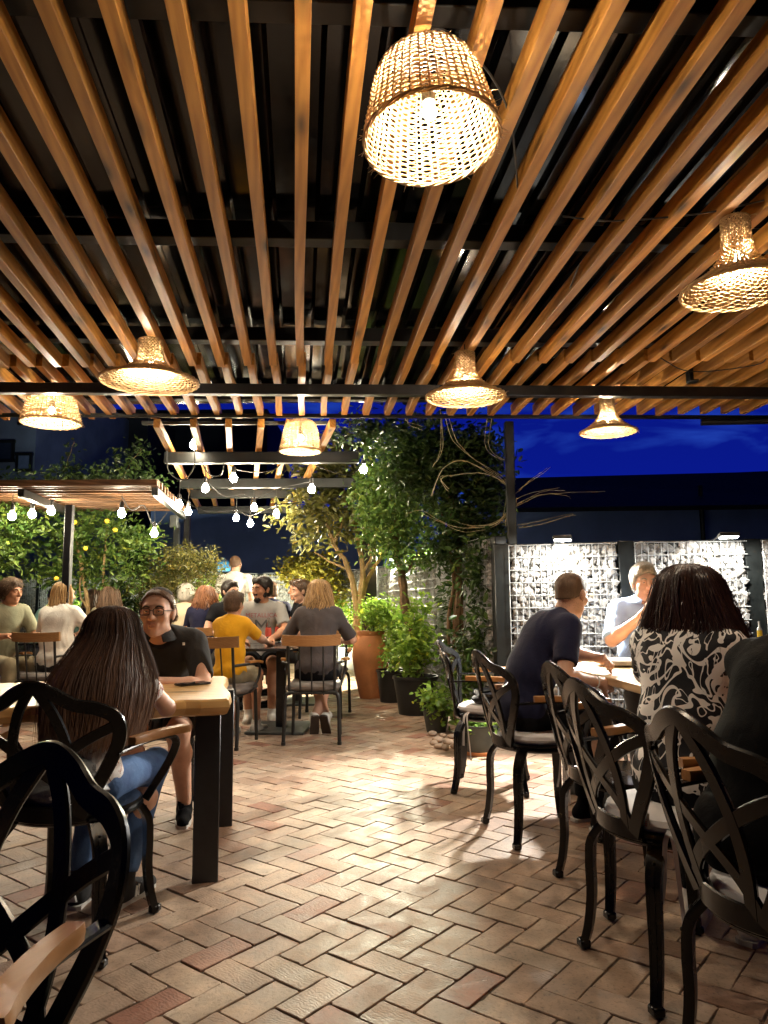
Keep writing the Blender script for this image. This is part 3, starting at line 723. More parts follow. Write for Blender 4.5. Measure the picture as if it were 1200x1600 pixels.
# ---------------------------------------------------------------- buildings behind
def building(name, x0, x1, ytop, Y, depth, label, wins=(), ybot=None, mat='building', cat='building'):
    a, c = P(x0, ytop, Y), P(x1, ytop, Y); top = (a[2]+c[2])/2
    t = empty(name, ((a[0]+c[0])/2, Y, 0), 0, label, cat); O = np.array(((a[0]+c[0])/2, Y, 0))
    b = MB(); b.box((0, depth/2, top/2), (c[0]-a[0], depth, top)); b.build('wall', mat, t, smooth=False)
    for (wx0, wx1, wy0, wy1, m) in wins:
        p, q = P(wx0, wy0, Y-.03), P(wx1, wy1, Y-.03)
        b = MB(); b.box((p+q)/2-O+np.array((0, -.005, 0)), (abs(q[0]-p[0]), .06, abs(p[2]-q[2]))); w_ = b.build('window', m, t, smooth=False)
        b = MB()
        for zz in (p[2], q[2]): b.box(np.array(((p[0]+q[0])/2, Y-.05, zz))-O, (abs(q[0]-p[0])+.12, .08, .09))
        for xx in (p[0], q[0]): b.box(np.array((xx, Y-.05, (p[2]+q[2])/2))-O, (.08, .075, abs(p[2]-q[2])))
        b.build('window_frame', 'post', t, smooth=False)
    return t
M['win_lit'] = glow('lit_window', (.35, .75, .85), .22); M['win_dim'] = plain('dim_window', (.02, .03, .06), .15); M['win_blue'] = plain('pale_shutter', (.09, .14, .3), .6)
M['wall_pale'] = plain('pale_navy_wall', (.14, .22, .5), .9, 0, .2, 1.)
M['wall_dark'] = plain('dark_wall', (.014, .018, .032), .9, 0, .2, 1.)
building('apartment_building', -260, 62, 560, 22, 8, 'dark apartment block at far left with one lit cyan window', [(32, 50, 650, 662, 'win_lit'), (28, 48, 710, 735, 'win_blue'), (-5, 20, 690, 720, 'win_dim'), (27, 35, 832, 858, 'win_blue')])
building('apartment_block', 66, 232, 640, 30, 8, 'dark distant block behind the low slatted pergola', [(95, 120, 700, 730, 'win_dim'), (150, 175, 700, 730, 'win_dim')], mat='wall_dark')
building('warehouse', 236, 600, 795, 19, 9, 'low navy walled warehouse behind the standing man', [(296, 318, 866, 884, 'win_dim')], mat='wall_pale')
wh = building('far_building', 200, 418, 640, 34, 8, 'tall dark building behind the open pergola', mat='wall_dark')
rb = building('low_building', 770, 1290, 792, 16, 10, 'long low building with black overhanging roof beyond the right fence', mat='wall_pale')
O = np.array(rb.location); b = MB(); s = [P(760, 794, 15.2), P(1400, 786, 15.2), P(1400, 728, 17.5), P(1150, 738, 17.5), P(760, 748, 17.5)]
vs = [q-O for q in s]+[q-O+np.array((0, .8, .0)) for q in s]; n = 5
b.add(vs, [tuple(range(5)), tuple(range(9, 4, -1))]+[(i, i+5, (i+1) % 5+5, (i+1) % 5) for i in range(5)]); b.build('roof', 'darkroof', rb, smooth=False)
p = P(1098, 830, 15.9)-O; b = MB(); b.tube([p+np.array((0, 0, -1)), p+np.array((0, 0, 1.0))], .05, 8); b.build('downpipe', 'post', rb)
# ---------------------------------------------------------------- plants
def foliage(blobs, n, size, seed, aspect=.45, shell=.55, droop=.25):
    rs = np.random.RandomState(seed); vol = np.array([np.prod(b[1])**(1/1.5) for b in blobs]); vol /= vol.sum()
    cnt = rs.multinomial(n, vol); P0 = []
    for (c, r), k in zip(blobs, cnt):
        # leaves sit in small sprays so light and dark clumps and gaps appear
        ks = max(4, k//9); d = rs.normal(size=(ks, 3)); d /= np.linalg.norm(d, axis=1, keepdims=True)
        rad = (shell+(1-shell)*rs.rand(ks, 1))*(1+.16*np.sin(d[:, :1]*7+c[0]*3)*np.cos(d[:, 1:2]*6)+.1*rs.normal(size=(ks, 1)))
        ctr = np.array(c)+d*rad*np.array(r); pick = rs.randint(0, ks, k)
        P0.append(ctr[pick]+rs.normal(scale=size*.95, size=(k, 3)))
    p = np.concatenate(P0); n = len(p)
    ax = rs.normal(size=(n, 3)); ax[:, 2] = ax[:, 2]*.6-droop; ax /= np.linalg.norm(ax, axis=1, keepdims=True)
    up = rs.normal(size=(n, 3))*.6+np.array((0, 0, 1.)); sd = np.cross(ax, up); sd /= np.maximum(np.linalg.norm(sd, axis=1, keepdims=True), 1e-6); nn = np.cross(sd, ax)
    L = size*rs.uniform(.6, 1.25, (n, 1)); W = L*aspect
    v = np.stack([p, p+ax*L*.35+sd*W*.5+nn*L*.05, p+ax*L*.75+sd*W*.36+nn*L*.03, p+ax*L-nn*L*.08, p+ax*L*.75-sd*W*.36+nn*L*.03, p+ax*L*.35-sd*W*.5+nn*L*.05, p+ax*L*.5-nn*L*.03], 1).reshape(-1, 3)
    b = MB(); b.v = list(map(tuple, v.tolist())); b.n = len(v)
    for i in range(n):
        o = 7*i; b.f += [(o, o+1, o+6), (o+1, o+2, o+6), (o+2, o+3, o+6), (o+3, o+4, o+6), (o+4, o+5, o+6), (o+5, o, o+6)]
    b.mi = [0]*len(b.f); return b
def limb(b, pts, r0, r1, sides=7, wob=.0, seed=1):
    r = random.Random(seed); q = spline(pts, 5); n = len(q); q = q+np.array([[r.gauss(0, wob) for _ in range(3)] for _ in range(n)])
    b.tube(q, np.linspace(r0, r1, n)*np.array([r.uniform(.9, 1.1) for _ in range(n)]), sides)
def blob(x, y, Y, r): return (P(x, y, Y), r)
def plant(name, base, label, cat, blobs, n, size, leaf, stems=(), bark='bark', seed=1, group=None, aspect=.45, fol='crown', st='trunk', shell=.5, droop=.25):
    base = np.array(base, float); t = empty(name, base, 0, label, cat, group)
    f = foliage([(np.array(c)-base, r) for c, r in blobs], n, size, seed, aspect, shell, droop); f.build(fol, leaf, t, smooth=False)
    if stems:
        b = MB()
        for k, (pts, r0, r1) in enumerate(stems): limb(b, [np.array(q)-base for q in pts], r0, r1, 7, .004, k+seed)
        b.build(st, bark, t)
    return t
# magnolia-like tree with pale forked stems
Y = 9.4
q = G(553, 1075)
plant('tree', (q[0], Y, 0), 'tree with pale forked stems and large olive leaves by the grey pot', 'tree',
      [blob(500, 775, Y, (.5, .4, .3)), blob(545, 745, Y, (.45, .4, .35)), blob(470, 815, Y, (.3, .35, .2)), blob(585, 800, Y, (.35, .35, .4)), blob(525, 825, Y, (.3, .3, .25)), blob(555, 700, Y, (.4, .4, .25)), blob(500, 735, Y, (.35, .4, .2))], 2600, .13, 'leaf_olive',
      [([P(558, 1010, Y), P(556, 940, Y), P(545, 890, Y), P(522, 850, Y), P(508, 810, Y)], .05, .02), ([P(557, 980, Y), P(566, 900, Y), P(560, 850, Y), P(548, 790, Y)], .045, .02), ([P(560, 960, Y), P(575, 905, Y+.1), P(600, 860, Y), P(612, 820, Y)], .035, .015),
       ([P(545, 890, Y), P(520, 880, Y), P(490, 862, Y)], .02, .008), ([P(563, 900, Y), P(580, 870, Y), P(570, 830, Y)], .02, .01), ([P(522, 850, Y), P(540, 800, Y), P(535, 750, Y)], .02, .008)], 'palebark', 11, None, .42)
Y = 8.4
plant('tree', (P(640, 1000, Y)[0], Y, 0), 'slim tree with a crooked trunk behind the leafy pots', 'tree',
      [blob(615, 745, Y, (.45, .4, .4)), blob(650, 800, Y, (.45, .4, .3)), blob(605, 830, Y, (.35, .35, .25)), blob(640, 860, Y, (.4, .35, .18)), blob(590, 780, Y, (.3, .35, .3))], 6800, .075, 'leaf_mid',
      [([P(650, 1075, Y), P(645, 1000, Y), P(633, 950, Y), P(628, 900, Y), P(620, 860, Y), P(618, 790, Y)], .07, .03), ([P(628, 900, Y), P(650, 870, Y), P(670, 830, Y)], .03, .01), ([P(620, 850, Y), P(600, 810, Y), P(590, 760, Y)], .025, .01)], 'bark', 12)
Y = 7.0
plant('climbing_vine', (P(716, 1100, Y)[0], Y, 0), 'big dark leafy vine climbing the roof post at the fence corner', 'vine',
      [blob(660, 690, Y, (.5, .4, .25)), blob(740, 700, Y, (.35, .4, .25)), blob(700, 745, Y, (.5, .4, .3)), blob(640, 740, Y, (.35, .4, .3)), blob(760, 760, Y, (.25, .35, .3)), blob(725, 815, Y, (.4, .4, .25)), blob(770, 830, Y, (.16, .3, .1)), blob(690, 860, Y, (.22, .3, .18)), blob(580, 675, Y+.3, (.5, .35, .12)), blob(716, 950, Y+.15, (.14, .16, .42)), blob(750, 960, Y+.2, (.14, .12, .4)), blob(742, 900, 6.45, (.14, .12, .22)), blob(758, 960, 6.35, (.1, .1, .3)), blob(735, 1010, 6.4, (.14, .12, .2)), blob(755, 860, 6.4, (.16, .15, .14))], 10800, .08, 'leaf_dark',
      [([P(712, 1130, Y), P(713, 1010, Y), P(716, 900, Y), P(712, 830, Y), P(700, 760, Y)], .045, .03), ([P(722, 1130, Y), P(727, 1000, Y), P(718, 930, Y), P(722, 850, Y), P(735, 770, Y)], .03, .015), ([P(708, 1090, Y), P(700, 980, Y), P(709, 900, Y), P(690, 800, Y)], .022, .012)], 'bark', 13, shell=.15)
def tendrils(base, curves, label):
    b = MB(); base = np.array(base)
    r = random.Random(8)
    for k, (pts, Yd) in enumerate(curves):
        for j in range(2):
            ox, oy = r.uniform(-9, 9)*(j > 0), r.uniform(-8, 8)*(j > 0); m_ = len(pts) if j == 0 else r.randint(max(3, len(pts)-2), len(pts))
            limb(b, [P(x+ox*(1-.5*i/len(pts))+r.uniform(-3, 3)*(j > 0), y+oy+r.uniform(-3, 3)*(j > 0), Yd+.04*j)-base for i, (x, y) in enumerate(pts[:m_])], .0036, .0016, 5, .002, k)
    return tag(b.build('vine_tendril', 'vine', loc=tuple(base)), label, 'vine')
tendrils(P(805, 785, 6.5), [([(700, 650), (715, 690), (745, 720), (785, 745), (803, 775), (805, 790)], 6.45), ([(675, 775), (690, 735), (720, 720), (760, 735), (798, 760), (806, 790), (800, 810)], 6.4),
  ([(700, 768), (690, 750), (705, 742), (760, 740), (800, 765)], 6.35), ([(805, 790), (835, 775), (880, 770), (945, 768)], 6.5), ([(805, 792), (850, 772), (885, 775), (892, 780)], 6.45),
  ([(800, 795), (770, 820), (725, 825), (690, 815), (660, 798), (635, 802)], 6.3), ([(806, 788), (780, 815), (740, 822), (705, 812)], 6.35), ([(770, 640), (765, 700), (800, 720), (798, 690)], 6.5), ([(800, 770), (795, 800), (786, 815), (790, 760), (770, 735)], 6.45),
  ([(688, 640), (692, 700), (676, 730)], 6.3), ([(640, 640), (638, 662), (660, 672)], 6.2), ([(812, 825), (850, 818), (890, 806), (900, 805)], 6.6), ([(810, 765), (840, 745), (860, 730)], 6.6)], 'pale bare vine tendrils curling out from the corner vine')
# pots along the side fence
def potted(x, ybase, label, pot, blobs, n, size, leaf, stems=(), seed=1, saucer=None, aspect=.5, group='potted plants along the side fence', mat='potblack', shell=.3, soil=None, droop=.1):
    base = G(x, ybase); t = empty('potted_plant', base, 0, label, 'plant', group)
    b = MB(); b.lathe(pot, 32, cap=False); r1, z1 = pot[-1]
    b.build('pot', mat, t)
    rim = max(z for r, z in pot); rr = [r for r, z in pot if z > rim-.03][0]*.93
    b = MB(); b.lathe([(.001, rim-.035), (rr, rim-.04)], 20, cap=False); b.build('soil', 'soil', t)
    if saucer: b = MB(); b.lathe([(saucer*.8, .0), (saucer, .005), (saucer*1.05, .03), (saucer*.98, .03), (saucer*.9, .012)], 28); b.build('saucer', 'terra', t)
    f = foliage([(np.array(c)-base, r) for c, r in blobs], n, size, seed, aspect, shell, droop); f.build('foliage', leaf, t, smooth=False)
    b = MB()
    for k, (c, r) in enumerate(blobs):
        c = np.array(c)-base
        for j in range(7):
            rr_ = random.Random(k*9+j+seed); e = c+np.array([rr_.uniform(-.8, .8)*r[i] for i in range(3)])
            limb(b, [(rr_.uniform(-.05, .05), rr_.uniform(-.05, .05), rim-.05), (e*.5+np.array((0, 0, rim*.5))), e], .005, .002, 4, .002, j)
    b.build('stem', 'leaf_mid', t, smooth=False); return t
def potprof(r0, r1, h): return [(r0*.6, .004), (r0, .0), (r0+(r1-r0)*.5, h*.5), (r1, h*.92), (r1*1.05, h*.93), (r1*1.05, h), (r1*.95, h), (r1*.93, h*.9)]
d0 = np.array
tp = G(580, 1090); Yt = tp[1]
jar = [(.1, .003), (.135, 0), (.165, .12), (.205, .32), (.225, .48), (.22, .58), (.19, .68), (.155, .735), (.165, .76), (.17, .785), (.15, .785), (.135, .74)]
potted(580, 1090, 'tall terracotta jar holding a spreading green herb', jar, [blob(605, 965, Yt-.1, (.22, .22, .2)), blob(583, 960, Yt, (.2, .2, .16))], 1500, .06, 'leaf_bright', seed=21, mat='terra')
potted(613, 1096, 'black plastic pot squeezed behind the largest black tub', potprof(.14, .175, .36), [blob(622, 995, 8.5, (.18, .16, .24)), blob(616, 1020, 8.5, (.13, .13, .14))], 900, .065, 'leaf_bright', seed=22)
potted(650, 1115, 'largest black tub with tall leafy stems', potprof(.175, .225, .38), [blob(652, 1005, 7.7, (.16, .18, .26)), blob(640, 1025, 7.65, (.18, .16, .12)), blob(655, 955, 7.8, (.1, .1, .18))], 1000, .075, 'leaf_bright', seed=23, aspect=.55)
potted(682, 1143, 'small dark pot of bright rounded leaves next to the pebbles', potprof(.085, .12, .2), [blob(672, 1092, 6.5, (.075, .08, .08)), blob(692, 1102, 6.6, (.08, .1, .1))], 380, .05, 'leaf_bright', seed=24, aspect=.8, mat='potdark')
potted(749, 1178, 'charcoal pot on a terracotta saucer under the empty chair', potprof(.105, .135, .22), [blob(752, 1128, 5.68, (.1, .08, .04)), blob(740, 1120, 5.75, (.08, .08, .05))], 230, .055, 'leaf_bright', seed=25, saucer=.12, aspect=.8, mat='potdark')
potted(548, 1046, 'pale grey pot of bushy bright greenery behind the grey shirted woman', potprof(.17, .22, .38), [blob(552, 980, 11.6, (.32, .25, .3)), blob(575, 965, 11.2, (.3, .25, .3)), blob(535, 955, 12, (.25, .25, .22))], 1500, .07, 'leaf_bright', seed=26, mat='potgrey')
plant('shrub', (P(735, 1100, 6.45)[0], 6.45, 0), 'low dark shrub between the pots and the corner post', 'shrub', [blob(718, 1075, 6.45, (.1, .1, .15)), blob(735, 1055, 6.5, (.17, .14, .2)), blob(765, 1070, 6.6, (.15, .12, .2)), blob(712, 1118, 6.4, (.06, .06, .07))], 1000, .065, 'leaf_mid', [([P(735, 1130, 6.45), P(730, 1080, 6.45), P(738, 1030, 6.5)], .012, .005)], seed=27, fol='foliage', st='stem')
# pebbles
b = MB(); r = random.Random(5)
for k, (x, y) in enumerate([(676, 1150), (684, 1160), (692, 1152), (700, 1163), (686, 1170), (696, 1172), (706, 1154), (678, 1164), (712, 1170), (720, 1160)]):
    c = G(x, y); b = MB(); s = r.uniform(.035, .05); b.ball((0, 0, s*.45), (s, s*r.uniform(.7, 1), s*.55), 12, 8)
    o = b.build('pebble', 'pebble', loc=tuple(c), rz=r.uniform(0, 6)); tag(o, 'rounded tan pebble in the little heap beside the pot', 'pebble', 'pebbles beside the pots')
# left side planting
Y = 8.9
plant('citrus_tree', (P(140, 950, Y)[0], Y, 0), 'leafy citrus tree with yellow fruit below the low slatted roof', 'tree',
      [blob(85, 830, Y, (.45, .5, .3)), blob(150, 830, Y, (.5, .5, .32)), blob(215, 850, Y, (.35, .45, .28)), blob(120, 880, Y, (.4, .4, .28)), blob(75, 890, Y, (.3, .4, .2)), blob(190, 900, Y, (.35, .4, .22)), blob(160, 780, Y+.1, (.5, .4, .12))], 4300, .08, 'leaf_mid',
      [([P(142, 1040, Y), P(137, 950, Y), P(130, 900, Y), P(120, 850, Y), P(110, 800, Y)], .03, .012), ([P(150, 1040, Y), P(160, 940, Y), P(163, 870, Y), P(170, 810, Y)], .02, .01), ([P(137, 950, Y), P(125, 925, Y), P(130, 880, Y)], .015, .008)], 'palebark', 31)
for (x, y) in ((117, 816), (167, 814), (180, 828), (134, 857), (88, 904)):
    b = MB(); b.ball((0, 0, 0), .027, 12, 8); tag(b.build('citrus_fruit', 'citrus', loc=tuple(P(x, y, Y-.5))), 'small yellow citrus fruit hanging in the leaves', 'fruit', 'fruit on the citrus tree')
Y = 9.2
plant('shrub', (P(300, 960, Y)[0], Y, 0), 'rounded feathery olive green shrub left of the standing man', 'shrub',
      [blob(300, 880, Y, (.35, .35, .2)), blob(265, 885, Y, (.32, .35, .25)), blob(325, 890, Y, (.2, .3, .14)), blob(290, 915, Y, (.4, .35, .2)), blob(240, 920, Y, (.3, .3, .2))], 5200, .055, 'leaf_olive', [([P(285, 1040, Y), P(285, 950, Y), P(295, 890, Y)], .03, .01), ([P(280, 960, Y), P(262, 900, Y)], .02, .008)], seed=32, aspect=.3)
plant('shrub', (P(215, 950, 10)[0], 10, 0), 'dark hedge plant filling the gap behind the bespectacled man', 'shrub', [blob(215, 930, 10, (.6, .4, .3)), blob(180, 960, 10, (.5, .4, .3)), blob(255, 955, 10, (.5, .4, .25))], 2600, .08, 'leaf_dark', [([P(215, 1020, 10), P(215, 940, 10)], .03, .01)], seed=33)
plant('shrub', (P(135, 960, 12)[0], 12, 0), 'bright floodlit leafy bush at the far fence behind the citrus', 'shrub', [blob(125, 930, 12, (.35, .3, .35)), blob(170, 945, 12, (.4, .3, .3)), blob(110, 965, 12, (.4, .3, .3))], 800, .09, 'leaf_bright', [([P(135, 1020, 12), P(135, 930, 12)], .03, .01)], seed=34)
plant('shrub', (P(300, 960, 12)[0], 12.2, 0), 'bright floodlit bush at the far fence beside the standing man', 'shrub', [blob(300, 920, 12.2, (.4, .3, .3)), blob(330, 915, 12.2, (.3, .3, .28)), blob(270, 935, 12.2, (.4, .3, .3))], 1000, .085, 'leaf_bright', [([P(300, 1010, 12), P(300, 920, 12)], .03, .01)], seed=35)
plant('shrub', (P(480, 940, 12.6)[0], 12.6, 0), 'golden leaved shrub glowing in the far corner', 'shrub', [blob(475, 885, 12.6, (.35, .3, .2)), blob(500, 890, 12.6, (.35, .3, .25)), blob(455, 892, 12.6, (.25, .3, .15)), blob(515, 930, 12.6, (.3, .3, .4))], 2000, .1, 'leaf_yellow', [([P(487, 1000, 12.6), P(487, 930, 12.6), P(478, 880, 12.6)], .03, .012), ([P(490, 960, 12.6), P(505, 890, 12.6)], .02, .01)], seed=36)
plant('tree', (P(-8, 960, 8)[0], 8, 0), 'leafy tree cut by the left edge of the photo', 'tree', [blob(-5, 840, 8, (.3, .4, .3)), blob(5, 810, 8, (.3, .4, .2)), blob(-10, 870, 8, (.3, .3, .2))], 1300, .085, 'leaf_mid', [([P(-10, 1050, 8), P(-10, 930, 8), P(-8, 830, 8)], .04, .015)], seed=37)
plant('climbing_plant', (P(150, 760, 8.2)[0], 8.2, 2.3), 'straggling dark climber sprouting above the low slatted roof', 'plant',
      [blob(90, 745, 8.2, (.18, .3, .16)), (P(108, 715, 8.2), (.05, .1, .2)), blob(130, 750, 8.2, (.3, .3, .1)), blob(200, 730, 8.2, (.2, .3, .2)), (P(215, 705, 8.2), (.14, .2, .06)), blob(170, 750, 8.2, (.3, .3, .08)), blob(235, 755, 8.2, (.2, .3, .06)), blob(20, 750, 8.2, (.3, .3, .05))], 1500, .07, 'leaf_dark', [([P(90, 765, 8.2), P(100, 735, 8.2), P(116, 690, 8.2)], .01, .003), ([P(185, 765, 8.2), P(200, 730, 8.2), P(222, 700, 8.2)], .01, .003), ([P(150, 765, 8.2), P(152, 725, 8.2)], .008, .003)], seed=38, fol='foliage', st='stem')

# ---------------------------------------------------------------- chairs
def backy(x, z): return -.205-.115*((z-.45)/.45)+1.15*x*x*(.55+.9*(z-.45))
def BP(x, z): return np.array((x, backy(x, z), z))
def surfband(b, pts, w, th=.013, n=7):
    q = spline([(x, 0, z) for x, z in pts], n); path = np.array([BP(a[0], a[2]) for a in q]); side = []
    for i in range(len(path)):
        t = path[min(i+1, len(path)-1)]-path[max(i-1, 0)]; x, z = q[i][0], q[i][2]; e = .004
        nx = np.cross(BP(x+e, z)-BP(x-e, z), BP(x, z+e)-BP(x, z-e)); side.append(nrm(np.cross(nrm(t), nrm(nx))))
    b.band(path, side, w, th)
def bow_chair(loc, rz, label):
    t = empty('armchair', loc, rz, label, 'chair', 'black metal armchairs with bowed strap backs')
    b = MB(); b.lathe([(.02, .425), (.2, .418), (.219, .424), (.226, .433), (.217, .44), (.223, .45), (.214, .457), (.1, .45), (.001, .448)], 40, cap=False); b.build('seat', 'chair', t)
    b = MB()
    half = [(.115, .455), (.16, .53), (.215, .625), (.25, .71), (.243, .775), (.195, .808), (.125, .825), (.062, .862), (0, .882)]
    out = half+[(-x, z) for x, z in half[-2::-1]]
    surfband(b, out, .046, .016)
    for s in (1, -1):
        surfband(b, [(s*.012, .872), (s*.062, .79), (s*.095, .68), (s*.1, .57), (s*.078, .455)], .036)
        surfband(b, [(s*.235, .75), (s*.15, .705), (s*.03, .625), (-s*.07, .545), (-s*.118, .462)], .036, .011)
    # pressed apron joining back to seat
    pth = [(.226*math.sin(a), -.226*math.cos(a), .462) for a in np.linspace(-.62, .62, 13)]; b.band(pth, (0, 0, 1), .055, .008)
    b.build('backrest', 'chair', t)
    for sx, sy in ((1, 1), (-1, 1), (1, -1), (-1, -1)):
        b = MB(); k = 1/math.sqrt(2); rd = [.2, .252, .262, .262, .275, .297]; zz = [.43, .36, .28, .18, .08, .004]
        q = spline([(sx*r*k, sy*r*k*(1.02 if sy < 0 else 1), z) for r, z in zip(rd, zz)], 5); n = len(q)
        side = np.array((-sy*k, sx*k, 0)); rad = np.array((sx*k, sy*k, 0)); ws = np.linspace(.056, .034, n)
        b.band(q, side, ws, .024); b.band([p+rad*.012 for p in q[2:-2]], side, ws[2:-2]*.22, .008)
        for e in (-.36, .36): b.band([p+rad*.010+side*ws[i]*e for i, p in enumerate(q)][1:-1], side, .007, .009)
        for i in (3, 7): b.ball(q[i]+rad*.016, .0055, 8, 6)
        b.box(q[-1]+np.array((0, 0, .012)), (.04, .036, .026), None, 0, .005); b.build('leg', 'chair', t)
    for s in (1, -1):
        b = MB(); q = spline([(s*.238, backy(.238, .665)-.004, .66), (s*.264, -.05, .668), (s*.306, .055, .668), (s*.318, .105, .64), (s*.285, .13, .57), (s*.235, .13, .49), (s*.2, .12, .43)], 6)
        b.band(q, np.array((0, .0, 1)) if 0 else (s*1., .25, .0), .03, .010); a = b.build('armrest', 'chair', t)
        b = MB(); q = spline([(s*.252, -.125, .683), (s*.270, -.04, .684), (s*.306, .05, .686), (s*.352, .125, .687)], 6); n = len(q)
        b.band(q, (1, 0, 0), np.r_[.032, np.linspace(.038, .048, n-2), .042], .026); b.build('arm_pad', 'armwood', a)
    return t
G1 = 'black metal armchairs with bowed strap backs'
ca = bow_chair((.654, 4.72, 0), face_rz(.98, -.2), 'empty black armchair with a bag on its pale cushion')
cb = dup(ca, (.764, 3.81, 0), face_rz(.976, .217), 'black armchair the navy shirted man sits on')
cc = dup(ca, (.966, 3.064, 0), face_rz(.976, .217), 'vacant black armchair between the navy shirted man and the patterned shirt')
ce = dup(ca, (.906, 2.44, 0), face_rz(.976, .217), 'black armchair under the woman in the black and white patterned shirt')
cf = dup(ca, (.97, 1.80, 0), face_rz(.976, .217), 'black armchair at the right edge under the man in black')
cl = dup(ca, (-1.10, 2.72, 0), face_rz(.1, .995), 'black armchair under the long haired woman at the thick table')
cn = dup(ca, NEARCH[:3], NEARCH[3], 'nearest black armchair in the bottom left corner, its back towards the table'); cn.scale = (.9, .97, 1)
cm = dup(ca, (-1.30, 4.22, 0), face_rz(.12, -.99), 'black armchair under the bespectacled man across the thick table')

def cushion(chair, label, r=.2, ties=(( -.12, -.19), ), z=.452, mat='cushion'):
    t = empty('seat_cushion', np.array(chair.location)+np.array((0, 0, z)), chair.rotation_euler.z, label, 'cushion', 'pale seat cushions with tie ribbons')
    b = MB(); b.lathe([(.001, .002), (r*.9, .002), (r*.99, .012), (r*1.02, .026), (r*.985, .042), (r*.85, .055), (r*.5, .058), (.001, .055)], 36, cap=False); b.build('pad', mat, t)
    for k, (x, y) in enumerate(ties):
        for s in (-1, 1):
            b = MB(); d = nrm((x, y, 0)); p0 = d*r*1.0+np.array((0, 0, .02)); sd = np.array((-d[1], d[0], 0))
            q = spline([p0, p0+d*.03+sd*s*.012+np.array((0, 0, -.03)), p0+d*.028+sd*s*.02+np.array((0, 0, -.13)), p0+d*.02+sd*s*.03+np.array((0, 0, -.24-.04*s))], 5)
            b.band(q, sd+d*.4*s, .014, .0025); b.build('tie_ribbon', mat, t)
    return t
cushion(ca, 'pale cushion with a long hanging ribbon on the empty armchair', ties=((-.1, .16), (.16, -.12)))
cushion(cb, 'pale cushion under the navy shirted man with two ribbons hanging', ties=((.19, .02), ))
ck = cushion(ce, 'pale cushion with a white care tag under the patterned shirt woman', ties=((.17, -.12), ))
b = MB(); b.box((.115, -.168, .04), (.036, .004, .044), np.array(Matrix.Rotation(R_(34), 3, 'Z')), 0); tg = b.build('care_tag', 'white', ck)
b = MB()
for k in range(5): b.box((.1165+.0*k, -.1705, .026+k*.006), (.022, .0015, .0018), np.array(Matrix.Rotation(R_(34), 3, 'Z')))
b.build('tag_print', 'redlabel', tg)
cushion(cf, 'pale cushion under the man in black at the right edge', ties=())
cushion(cm, 'pale cushion under the bespectacled man', ties=((-.15, .13), ))

def spindle_chair(loc, rz, label):
    t = empty('spindle_chair', loc, rz, label, 'chair', 'black tube chairs with curved wooden top rails')
    b = MB(); b.box((0, .01, .445), (.44, .43, .075), None, 0, .03); b.build('seat', 'pad', t)
    b = MB(); b.tube([(-.2, -.19, .405), (.2, -.19, .405), (.2, .21, .405), (-.2, .21, .405), (-.2, -.19, .405)], .012, 8); b.build('seat_frame', 'tube', t)
    for sx in (1, -1):
        b = MB(); b.tube(spline([(sx*.14, -.2, .41), (sx*.195, -.21, .405), (sx*.218, -.215, .36), (sx*.222, -.22, .2), (sx*.226, -.235, .02)], 5), .0155, 10); b.lathe([(.018, 0), (.019, .025)], 10, (sx*.226, -.236, 0)); b.build('leg', 'tube', t)
        b = MB(); b.tube([(sx*.195, .2, .42), (sx*.2, .21, .2), (sx*.205, .215, .004)], .0145, 10); b.build('leg', 'tube', t)
        b = MB(); b.tube([(sx*.185, -.195, .39), (sx*.188, -.22, .55), (sx*.192, -.265, .83)], .0125, 8); b.build('back_post', 'tube', t)
        b = MB(); b.tube(spline([(sx*.19, -.235, .645), (sx*.24, -.17, .65), (sx*.262, 0, .645), (sx*.258, .13, .62), (sx*.245, .16, .54), (sx*.225, .12, .46), (sx*.2, .06, .41)], 6), .0115, 8); a = b.build('armrest', 'tube', t)
        b = MB(); b.band(spline([(sx*.25, -.08, .665), (sx*.268, .03, .664), (sx*.275, .13, .65)], 5), (1, 0, 0), .042, .02); b.build('arm_pad', 'armwood', a)
    for x in (-.095, 0, .095):
        b = MB(); b.tube([(x, -.2, .39), (x, -.235, .57), (x*1.02, -.285, .82)], .0065, 7); b.build('spindle', 'tube', t)
    b = MB(); vs = []; fs = []; n = 15
    for i in range(n):
        x = -.238+.476*i/(n-1); y = -.30+.9*x*x*.95; z0 = .785+.12*x*x; z1 = .872+.35*x*x*.35
        for dy in (-.014, .014): vs += [(x, y+dy+.004, z0), (x, y+dy-.006, z1)]
    for i in range(n-1):
        a, c = i*4, i*4+4; fs += [(a, c, c+1, a+1), (a+2, a+3, c+3, c+2), (a+1, c+1, c+3, a+3), (a, a+2, c+2, c)]
    fs += [(0, 1, 3, 2), ((n-1)*4, (n-1)*4+2, (n-1)*4+3, (n-1)*4+1)]; b.add(vs, fs); b.build('top_rail', 'railwood', t, smooth=False)
    return t
sa = spindle_chair((-1.33, 6.17, 0), face_rz(.22, .97), 'wooden railed spindle chair behind the boy in yellow')
sb = dup(sa, (-.60, 6.33, 0), face_rz(.0, 1), 'wooden railed spindle chair behind the woman in the grey top')
sc_ = dup(sa, (-3.30, 7.35, 0), face_rz(.1, 1), 'wooden railed spindle chair behind the fair haired woman in white')
dup(sa, (-1.97, 8.35, 0), face_rz(.1, 1), 'wooden railed chair behind the auburn haired woman')
dup(sa, (-2.42, 8.75, 0), face_rz(.25, 1), 'wooden railed chair behind the white haired person')
dup(sa, (-.62, 7.6, 0), face_rz(-.1, -1), 'wooden railed chair across the cafe table from the woman in grey')
dup(sa, (-1.32, 7.75, 0), face_rz(.25, -1), 'wooden railed chair under the bearded man')
dup(sa, (-2.75, 7.9, 0), face_rz(.9, .4), 'empty wooden railed chair beyond the bespectacled man')
